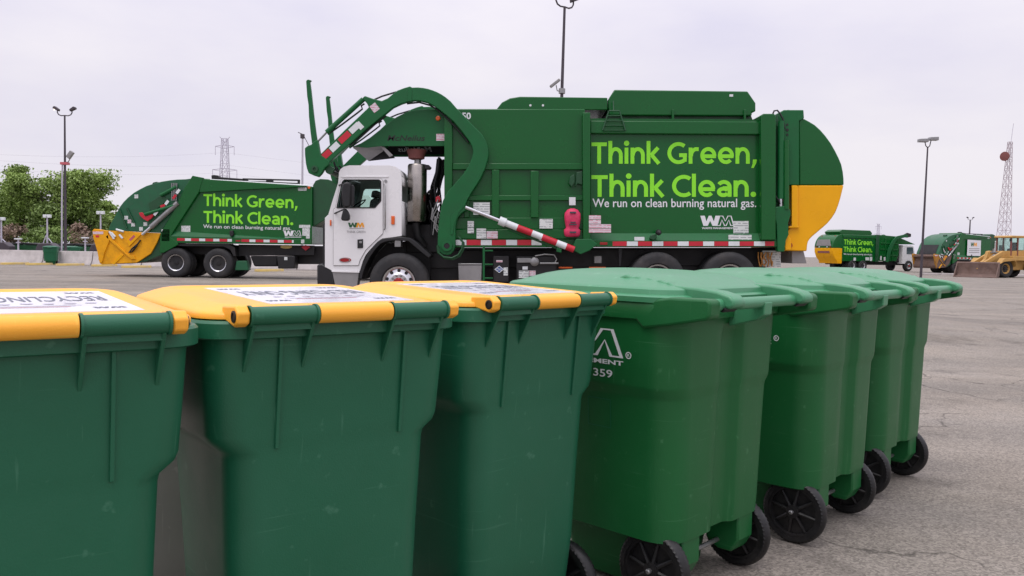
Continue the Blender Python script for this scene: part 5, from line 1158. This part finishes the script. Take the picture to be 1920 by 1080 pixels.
# ------------------------------------------------------------------ wheel loader at the right edge
def wheel_loader():
    Yw = 56.5; gp = at(1882, 500, Yw); sc = .95
    R = thing('wheel_loader', 'dusty yellow wheel loader with its worn bucket lowered to the ground', 'wheel loader', (0,0,0))
    y = K['loader']
    # local: front to -x; near side y = -1.05
    def bx(n, poly, y0, y1, mt=y, bev=.03): return MB().prism(poly, y0, y1).build(n, mt, R, bevel=bev)
    for x, yy, f in ((0,-1.15,-1),(0,1.15,1),(2.75,-1.15,-1),(2.75,1.15,1)):
        w_ = truck_wheel(R, (x, yy, .66), .66, .42, rim_mat=y, face=f)
    bx('front_frame', [(-.75,.55),(.65,.5),(.75,1.15),(.2,1.55),(-.5,1.45)], -.55, .55)
    bx('rear_frame', [(.75,.55),(4.1,.6),(4.2,1.0),(4.2,1.62),(2.0,1.68),(.8,1.55)], -.62, .62)
    bx('engine_hood', [(2.05,1.5),(4.1,1.45),(4.15,2.0),(2.05,2.05)], -.6, .6)
    bx('side_platform', [(.75,1.25),(2.3,1.25),(2.3,1.6),(.75,1.6)], -1.05, 1.05)
    for s in (-1, 1):
        MB().prism([(.55,1.75),(.3,1.95),(-.9,1.35),(-1.9,.85),(-2.0,.6),(-1.7,.6),(-.8,1.05)], min(s*.42, s*.58), max(s*.42, s*.58)).build('lift_arm', y, R, bevel=.03)
        MB().tube([(.1, s*.35, 1.0), (-1.0, s*.5, 1.05)], .07, 12).build('lift_cylinder', K['steel'], R)
    bx('z_link', [(-.6,1.9),(-.35,1.95),(-.5,1.2),(-1.1,.95),(-1.2,1.05),(-.8,1.3)], -.12, .12); MB().tube([(.5,0,1.75),(-.5,0,1.85)], .08, 12).build('tilt_cylinder', K['steel'], R)
    # cab
    for x, yy in ((.95,-.62),(.95,.62),(2.25,-.62),(2.25,.62),(1.55,-.62),(1.55,.62)): MB().box(x-.045, x+.045, yy-.045, yy+.045, 1.6, 2.95).build('cab_pillar', K['brick_red'], R)
    bx('cab_roof', [(.78,2.92),(2.4,2.92),(2.4,3.02),(2.3,3.08),(.88,3.08),(.78,3.02)], -.75, .75, K['loader'])
    bx('cab_base', [(.9,1.6),(2.3,1.6),(2.3,2.0),(.9,1.95)], -.64, .64)
    for s in (-1, 1): MB().box(.99, 2.2, s*.61-.006, s*.61+.006, 1.98, 2.92).build('cab_window', K['glass'], R, smooth=0)
    MB().box(.945, .955, -.58, .58, 1.98, 2.92).build('cab_window', K['glass'], R, smooth=0); MB().box(2.245, 2.255, -.58, .58, 2.0, 2.92).build('cab_window', K['glass'], R, smooth=0)
    MB().prism([(1.5,1.95),(1.95,1.95),(2.0,2.6),(1.85,2.6),(1.8,2.15),(1.5,2.12)], -.25, .25).build('seat', K['interior'], R, bevel=.03)
    MB().lathe([(.10,0),(.10,.03)], (.62,-.85,2.75), (1,0,0), 14).build('mirror', K['black'], R); MB().tube([(.9,-.7,2.9),(.64,-.85,2.78)], .02, 6).build('mirror_arm', K['black'], R)
    MB().tube([(3.1,.2,2.0),(3.1,.2,2.55)], .05, 10).build('exhaust_pipe', K['brick_red'], R)
    # bucket turned with the articulated front end
    prof = [(-1.85,.62),(-1.95,1.02),(-2.1,1.12),(-2.16,1.04),(-2.1,.60),(-2.2,.25),(-2.5,.10),(-3.05,.05),(-3.05,.0),(-2.4,.01),(-2.05,.16)]
    bk = MB().prism(prof, -1.35, 1.35)
    for s in (-1.35, 1.35): bk.prism([(-1.95,1.05),(-2.1,1.12),(-3.0,.08),(-3.05,.0),(-2.4,.01),(-2.05,.16)], s-.03, s+.03)
    bk.xf(Matrix.Translation((-1.0, 0, 0)) @ Matrix.Rotation(rad(32), 4, 'Z') @ Matrix.Translation((1.0, 0, 0)))
    bk.build('bucket', K['rust'], R, smooth=30)
    for s in (-1, 1): MB().prism([(-.45,1.15),(.55,1.25),(.62,1.1),(.7,.8),(.6,1.4),(-.4,1.42),(-.75,1.0)], min(s*.95, s*1.4), max(s*.95, s*1.4)).build('mudguard', y, R, bevel=.02)
    R.location = (gp.x, Yw + 1.3, 0); R.rotation_euler = (0, 0, rad(16)); R.scale = (sc, sc, sc)
wheel_loader()

# ------------------------------------------------------------------ concrete barriers along the far edge of the lot, and yellow stops
def barrier(x, y, rz):
    o = MB().prism_x([(-.30,0),(-.30,.07),(-.17,.28),(-.10,.80),(.10,.80),(.17,.28),(.30,.07),(.30,0)], -1.50, 1.50).build('concrete_barrier', K['concrete'], bevel=.015)
    o.location = (x, y, 0); o.rotation_euler = (0, 0, rz); return o
pL, pR = on_ground(-60, 493), on_ground(600, 507); dv = (pR - pL); rzb = math.atan2(dv.y, dv.x); ln = dv.length; base = None
k = 0; s = -6.0
while s < ln + 9:
    p_ = pL + dv.normalized() * s
    o = barrier(p_.x, p_.y + .3, rzb) if base is None else base.copy()
    if base is None: base = o
    else: COL.objects.link(o); o.location = (p_.x, p_.y + .3, 0)
    tag(o, 'pale concrete barrier segment in the long row beyond the parked trucks', 'barrier', 'concrete barriers along the lot edge'); s += 3.06
st = MB().prism_x([(-.09,0),(-.07,.12),(.07,.12),(.09,0)], -.9, .9).build('wheel_stop', K['stop_yellow'], bevel=.01)
spots = [(28,496,75),(76,497,70),(132,498,72),(196,499.5,75),(256,502,65),(505,509,60)]
for i, (px, py, a) in enumerate(spots):
    o = st if i == 0 else st.copy()
    if i: COL.objects.link(o)
    g_ = on_ground(px, py); o.location = (g_.x, g_.y, 0); o.rotation_euler = (0, 0, rad(a))
    tag(o, 'faded yellow concrete wheel stop on the ground before the barriers', 'wheel stop', 'yellow wheel stops')
# low pale kerb behind the wheel loader
kk = on_ground(1780, 518); ke = on_ground(1990, 523)
MB().box(kk.x, ke.x + 20, kk.y + 4.0, kk.y + 4.3, 0, .14).build('kerb', K['concrete'], bevel=.02)
bpy.data.objects['kerb']['kind'] = 'structure'

# ------------------------------------------------------------------ light poles
def light_pole(label, px, ybase_Y, top_py, lean=0.6, lit=False, camera=None, kind=0, w=1.0, hs=.58, rz=0, pier=True):
    Y = ybase_Y; b = at(px, 480, Y); tp = at(px, top_py, Y); H = tp.z
    R = thing('light_pole', label, 'light pole', (b.x, Y, ground_z(b.x, Y)), group='floodlight poles around the lot')
    OFF[R] = Vector((0,0,0)); r = .13 * w
    if pier: MB().lathe([(.34,0),(.34,.72),(.32,.76)], (0,0,0), (0,0,1), 20).build('pole_base', K['concrete'], R)
    HT = Matrix.Translation((0,0,H)) @ Matrix.Rotation(rad(rz), 4, 'Z') @ Matrix.Scale(hs, 4) @ Matrix.Translation((0,0,-H))
    MB().tube([(0,0,.74 if pier else 0),(0,0,H*.5),(0,0,H)], [r, r*.8, r*.55], 12).build('pole', K['pole'], R)
    if kind == 0:      # two heads on a lyre-shaped bracket
        for s in (-1, 1):
            pts = [(0,0,H-.03),(s*.35,0,H-.05),(s*.60,0,H+.05),(s*.72,0,H+.25),(s*.72,0,H+.5)]
            MB().tube(pts, .055, 8).xf(HT).build('bracket', K['pole'], R, smooth=60)
            m = MB().prism([(-.32,-.10),(.28,-.16),(.32,.02),(.22,.14),(-.26,.10)], -.2, .2)
            m.xf(Matrix.Translation((s*.80, 0, H+.62)) @ Matrix.Rotation(rad(-32*s), 4, 'Y') @ Matrix.Scale(s, 4, (1,0,0))).xf(HT)
            h = m.build('lamp_head', K['pole'], R, bevel=.02)
            if lit and s < 0:
                MB().lathe([(.16,0),(.16,.03)], (s*1.05, 0, H+.60), (-.8,-.45,-.35), 14).xf(HT).build('lit_lens', K['lit'], h)
    else:
        for s, dz in ((-1,0),(1,.2)):
            MB().tube([(0,0,H-.1),(s*.2,0,H+.1),(s*.3,0,H+.45+dz)], .05, 8).xf(HT).build('bracket', K['pole'], R, smooth=60)
            MB().prism([(s*.05 if s > 0 else -.95, H+.45+dz), (s*.95 if s > 0 else -.05, H+.45+dz), (s*.95 if s > 0 else -.1, H+.80+dz), (s*.1 if s > 0 else -.95, H+.75+dz)], -.3, .3).xf(HT).build('lamp_head', K['steel'], R, bevel=.02)
    if camera:
        z = at(px, camera, Y).z
        MB().tube([(0,0,z-.12),(-.16,-.05,z-.1),(-.2,-.05,z+.08)], .018, 7).build('camera_bracket', K['steel'], R, smooth=60)
        m = MB().box(-.20,.20,-.06,.06,-.045,.045); m.xf(Matrix.Translation((-.24,-.05,z+.14)) @ Matrix.Rotation(rad(-40), 4, 'Y')); m.build('floodlight', K['grey_steel'], R, bevel=.02)
        MB().lathe([(.11,0),(.11,.16)], (0,0,z-.18), (0,0,1), 12).build('clamp', K['steel'], R)
    R.rotation_euler = (0, rad(lean), 0)
    return R
lp1 = light_pole('floodlight pole with one lamp lit, standing by the concrete barriers', 122.5, 47.6, 216, 0.1, lit=True, w=.66)
z1 = at(122, 305, 47.6).z
MB().tube([(-.17,-.1,.5),(-.14,-.1,1.2),(-.13,-.1,z1-2.5),(-.10,-.08,z1)], .045, 7).build('conduit', K['galv'], lp1)
m = MB().box(-.22,.22,-.1,.1,-.12,.12); m.xf(Matrix.Translation((.33,-.05,z1+.45)) @ Matrix.Rotation(rad(-55), 4, 'Y')); m.build('floodlight', K['grey_steel'], lp1, bevel=.02)
MB().tube([(.0,0,z1),(.2,0,z1+.05),(.32,0,z1+.3)], .03, 6).build('camera_bracket', K['steel'], lp1); MB().box(-.2,.2,-.16,.16,z1-.12,z1+.02).build('clamp', K['print_red'], lp1)
light_pole('tall floodlight pole with a small tilted flood lamp, rising behind the white-cabbed truck', 1043, 27.5, 12, 0.7, camera=165, w=.58, hs=.5, rz=35)
light_pole('floodlight pole with two square heads near the far tail-on truck', 1728, 52.0, 275, 0.8, kind=1, w=.62, hs=.62, pier=False)
light_pole('slender distant floodlight pole rising behind the poster truck', 1815.5, 140, 412, 0.6, w=1.3)

# ------------------------------------------------------------------ lattice masts and pylons
def lattice(R, H, w0, w1, n, mat, r=.06, pw=1.0):
    lv = [i / n for i in range(n + 1)]
    m = MB(); cor = lambda t: [(sx*(w0 + (w1-w0)*t**pw)/2, sy*(w0 + (w1-w0)*t**pw)/2, H*t) for sx, sy in ((-1,-1),(1,-1),(1,1),(-1,1))]
    C = [cor(t) for t in lv]
    for k in range(4): m.tube([c[k] for c in C], r*1.5, 5)
    m.build('tower_leg', mat, R, smooth=60); m = MB()
    for a, b in zip(C, C[1:]):
        for k in range(4):
            m.tube([a[k], b[(k+1) % 4]], r, 4); m.tube([a[(k+1) % 4], b[k]], r*.8, 4); m.tube([b[k], b[(k+1) % 4]], r, 4)
    o = m.build('lattice_bracing', mat, R, smooth=0); o['kind'] = 'stuff'
def place(R, px, Y): g_ = at(px, 480, Y); R.location = (g_.x, Y, 0)
R = thing('radio_mast', 'tall lattice radio mast with a dish antenna standing behind the wheel loader', 'mast'); Ht = at(1889, 266, 190).z
lattice(R, Ht, 2.5, .7, 14, K['lattice_red'], .04)
MB().tube([(.2,0,Ht),(.5,0,Ht+4.2)], .05, 6).build('whip_antenna', K['galv'], R)
MB().lathe([(.1,0),(.75,.12),(1.05,.45),(1.05,.75),(.2,.85)], (-.9,-.4,Ht-3.4), (-.85,-.5,0), 20).build('dish_antenna', K['brick_red'], R); MB().tube([(-.2,0,Ht-3.4),(-1.0,-.4,Ht-3.4)], .08, 6).build('dish_bracket', K['galv'], R)
place(R, 1879, 190); R.rotation_euler = (0, rad(1.4), 0)
def pylon(label, px, Y, top_py):
    R = thing('power_pylon', label, 'pylon', group='power pylons'); H = at(px, top_py, Y).z
    lattice(R, H, H*.16, H*.045, 9, K['galv'], .085, .55)
    for t, hw in ((.93, .085), (.72, .11)):
        m = MB()
        for s in (-1, 1): m.tube([(0,0,H*t+.6),(s*H*hw,0,H*t)], .16, 4); m.tube([(0,0,H*t-.8),(s*H*hw,0,H*t)], .12, 4); m.tube([(s*H*hw,0,H*t),(s*H*hw,0,H*t-3.4)], .12, 4)
        m.build('cross_arm', K['galv'], R)
    m = MB()
    for s in (-1, 1): m.tube([(0,0,H*.96),(s*2.0,0,H+.8)], .13, 4)
    m.build('earth_peak', K['galv'], R); place(R, px, Y); return R
pylon('lattice power pylon rising above the rear-loader with the yellow hopper', 421, 330, 260)
pylon('tiny distant power pylon above the far tail-on truck', 1645, 900, 420)
R = thing('utility_mast', 'slim pale mast with a small bracket beside the raised forks', 'mast'); g_ = at(566, 480, 100); H = at(565, 258, 100).z; OFF[R] = Vector((0,0,0))
MB().tube([(0,0,0),(0,0,H)], [.16,.11], 8).build('mast', K['galv'], R); MB().box(-.25,.22,-.15,.15,H-.1,H+.42).build('mast_head', K['pole'], R, bevel=.03)
MB().tube([(0,0,H+.4),(-.55,0,H+.62)], .05, 5).build('arm', K['pole'], R); MB().tube([(.15,0,H+.2),(.9,0,H-1.2)], .04, 5).build('stay', K['pole'], R)
R.location = (g_.x, 100, 0)
# power lines
for k, (ya, yb, sag) in enumerate(((283, 262, 1.5), (292, 285, 1.5), (309, 300, 1.5))):
    a, b = at(-80, ya + 3, 250), at(421, yb + 24, 330); c_ = at(1100, yb + 70, 600)
    pts = [a.lerp(b, i/8) - Vector((0,0,sag*4*(i/8)*(1-i/8))) for i in range(9)] + [b.lerp(c_, i/8) - Vector((0,0,3*sag*4*(i/8)*(1-i/8))) for i in range(1, 9)]
    o = MB().tube(pts, .028, 4).build('power_line', K['galv'], smooth=60); tag(o, 'thin overhead power line crossing the sky past the pylon', 'power line', 'overhead power lines')

# ------------------------------------------------------------------ floodlight trailers, containers and carts beyond the barriers
def tower_light(label, px, top_py, Y, tall=True):
    H = at(px, top_py, Y).z; R = thing('light_tower', label, 'light tower', group='portable light towers')
    OFF[R] = Vector((0,0,0))
    MB().tube([(0,0,.5),(0,0,H)], [.055,.045], 8).build('mast', K['galv'], R)
    if tall:
        for s in (-1, 1): MB().box(min(s*.02, s*.23), max(s*.02, s*.23), -.10, .10, H+.02, H+.22).build('lamp_head', K['tape_white'], R, bevel=.02)
        MB().prism([(-.55,.35),(.7,.35),(.7,1.0),(.35,1.25),(-.4,1.2),(-.55,.9)], -.35, .35).build('trailer_body', K['pole'], R, bevel=.04)
        MB().tube([(-.3,0,1.1),(-.06,0,H*.62)], .035, 6).build('stay', K['galv'], R); MB().tube([(.4,0,1.1),(.06,0,H*.55)], .035, 6).build('stay', K['galv'], R)
        for x in (-.2, .3): MB().lathe([(.3,-.08),(.3,.08)], (x, -.42, .3), (0,1,0), 16).build('wheel', K['rubber'], R)
    else:
        MB().box(-.2,.2,-.10,.10,H-.04,H+.04).build('lamp_head', K['tape_white'], R, bevel=.015); MB().box(-.2,.2,-.2,.2,0,.6).build('foot', K['concrete'], R, bevel=.02); MB().box(-.12,.12,-.05,.05,H-.25,H-.19).build('crossbar', K['galv'], R)
    g_ = at(px, 480, Y); R.location = (g_.x, Y, 0); return R
tower_light('portable light tower with twin white heads, far from the green cart', 3, 414, 53)
tower_light('portable light tower with twin white heads beside the green cart', 89, 409, 52)
tower_light('portable light tower with twin white heads above the yellow hopper', 189, 402.5, 52)
tower_light('short T-shaped lamp post behind the barriers, near the tree trunks', 34.5, 448, 51, False)
tower_light('short T-shaped lamp post behind the barriers, next to the yellow hopper', 160, 446, 51, False)
def dumpster(px, Y, w_):
    g_ = at(px, 480, Y); R = thing('dumpster', 'low dark green dumpster behind the concrete barriers', 'dumpster', group='dark green dumpsters beyond the barriers'); OFF[R] = Vector((0,0,0))
    MB().prism([(-w_/2,.12),(w_/2,.12),(w_/2+.12,1.05),(-w_/2-.12,1.15)], -.8, .8).build('bin_body', K['green_dark'], R, bevel=.03)
    for s in (-1, 1): MB().prism([(s*w_*.02, 1.12), (s*w_*.5, 1.10), (s*w_*.5, 1.18), (s*w_*.02, 1.24)], -.85, .85).build('lid', K['black'], R, bevel=.02)
    for s in (-1, 1): MB().box(s*w_*.35-.1, s*w_*.35+.1, -.7, .7, 0, .13).build('skid', K['chassis'], R)
    R.location = (g_.x, Y, 0)
for px, w_ in ((-6, 2.2), (58, 2.4), (152, 2.3), (130, .9)): dumpster(px, 55 + (2 if w_ < 1 else 0), w_)
# carts beside the pole
for px, py, rot, lab in ((97, 496.5, 200, 'dark green cart standing alone beside the concrete pole base'), (141, 496, 150, 'dark cart half hidden behind the concrete pole base')):
    o = copy_tree(cb); o.name = 'cart'
    for ch in list(o.children):
        if ch.name.split('.')[0] in ('logo_mark', 'lettering', 'registered_mark', 'moulded_frame'): drop_tree(ch)
    remat(o, (K['cartB'], K['lidB']), K['cartFar'])
    g_ = on_ground(px, py); o.location = (g_.x, g_.y, 0); o.rotation_euler = (0, 0, rad(rot)); o.scale = (.95, .95, .95)
    tag(o, lab, 'cart')
    if 'group' in o: del o['group']

# ------------------------------------------------------------------ trees
def tree(name, label, px, Y, top_py, half_px, leaf_mat, seed, n_leaf, trunk=.16, leafy=1.0, low=.28, cat='tree', group=None, lsz=.2):
    rnd = random.Random(seed); rs = np.random.RandomState(seed)
    g_ = at(px, 480, Y); H = at(px, top_py, Y).z; W_ = half_px / F_PX * Y
    R = thing(name, label, cat, (0,0,0), group=group)
    m = MB(); ends = []
    def limb(p, d, ln, r, lev):
        pts = [p]; q = p.copy(); dd = d.copy(); n = 4
        for i in range(n):
            dd = (dd + Vector((rnd.uniform(-.22,.22), rnd.uniform(-.22,.22), rnd.uniform(-.05,.16)))).normalized(); q = q + dd * ln / n; pts.append(q.copy())
        m.tube(pts, [r * (1 - .45*i/n) for i in range(n+1)], 6 if lev < 2 else 4)
        if lev >= 3: ends.append(q); return
        for k in range(rnd.randint(3, 5) if lev else 7):
            j = rnd.randint(2, n) if lev else rnd.randint(1, n); az = rnd.uniform(0, 2*math.pi); sp = rnd.uniform(.5, 1.0)
            nd = (dd * (1 - .45*sp) + Vector((math.cos(az)*sp, math.sin(az)*sp, rnd.uniform(-.05,.45)))).normalized()
            limb(pts[j], nd, ln * rnd.uniform(.48,.70), r*.5, lev+1)
        ends.append(q)
    limb(Vector((0,0,0)), Vector((0,0,1)), H*.55, trunk, 0)
    E = np.array([tuple(e) for e in ends])
    sx = W_ / (np.percentile(np.abs(E[:,0]), 92) + 1e-6); sy = W_ / (np.percentile(np.abs(E[:,1]), 92) + 1e-6); szz = (H - .3) / np.max(E[:,2])
    V_ = np.array(m.v) * np.array([sx, sy, szz]); E = E * np.array([sx, sy, szz])
    def envelope(A):      # keep limbs and leaf clumps inside a rounded crown, a little uneven
        cz = H * .58; rel = (A - np.array([0, 0, cz])) / np.array([W_, W_, H * .42]); up = A[:,2] > cz * .55
        d = np.linalg.norm(rel, axis=1); lim = 1 + .10 * np.sin(5 * np.arctan2(rel[:,2], rel[:,0]) + seed); k = np.where(up & (d > lim), lim / np.maximum(d, 1e-6), 1.0)
        return np.array([0, 0, cz]) + (A - np.array([0, 0, cz])) * k[:,None]
    m.v = [tuple(q) for q in envelope(V_)]; E = envelope(E)
    m.build('trunk', K['bark'], R, smooth=60)
    if n_leaf:
        E = E[E[:,2] > H*low]
        ci = rs.randint(0, len(E), n_leaf); cs = rs.uniform(.25, .75, len(E))
        C = E[ci] + np.clip(rs.normal(0, 1, (n_leaf, 3)), -1.5, 1.5) * cs[ci][:,None] * np.array([1,1,.75]) * W_ / 4.5 * leafy
        a = rs.normal(0, 1, (n_leaf, 3)); a /= np.linalg.norm(a, axis=1)[:,None]; b = np.cross(a, rs.normal(0, 1, (n_leaf, 3))); b /= np.linalg.norm(b, axis=1)[:,None]
        s = rs.uniform(.5, 1.2, n_leaf)[:,None] * lsz
        V = np.concatenate([C - a*s, C + b*s*.5, C + a*s, C - b*s*.5], 1).reshape(-1, 3)
        me = bpy.data.meshes.new('crown'); me.from_pydata(V.tolist(), [], np.arange(n_leaf*4).reshape(-1, 4).tolist()); me.materials.append(leaf_mat)
        o = bpy.data.objects.new('crown', me); COL.objects.link(o); o.parent = R
    R.location = (g_.x, Y, 0); return R
tree('broadleaf_tree', 'large airy spring-green tree behind the lit floodlight pole', 118, 76, 300, 94, K['leaf'], 4, 42000, .26, 1.0, .22, lsz=.14)
tree('broadleaf_tree', 'lower spring-green tree beside the large airy tree', 12, 78, 372, 50, K['leaf'], 9, 12000, .22, .9, .22)
tree('broadleaf_tree', 'spring-green tree leaning out behind the green tailgate', 192, 82, 375, 42, K['leaf'], 14, 10000, .18, .9, .2)
tree('broadleaf_tree', 'dense darker tree below the large airy crown', 128, 74, 380, 56, K['leaf_dark'], 23, 9000, .18, 1.1, .08)
for px, tp, hw_, sd_, n_ in ((38, 415, 30, 31, 900), (165, 412, 26, 32, 1200), (70, 425, 30, 33, 2800), (215, 425, 24, 34, 3000), (-20, 400, 40, 35, 4000)):
    tree('bare_shrub' if n_ < 1500 else 'shrub', 'twiggy brownish shrub still almost bare, below the trees' if n_ < 1500 else 'leafy green shrub growing below the trees', px, 70, tp, hw_, K['leaf_dark'] if n_ > 1500 else K['twig'], sd_, n_, .07, 1.0, .1, 'shrub', 'bare shrubs below the trees' if n_ < 1500 else 'leafy shrubs below the trees', .16)
# grassy verge beyond the barriers on the left
a = on_ground(-300, 493); MB().box(-140, -6, 56, 110, -.2, .05).build('verge', K['scrub'])
bpy.data.objects['verge']['kind'] = 'structure'
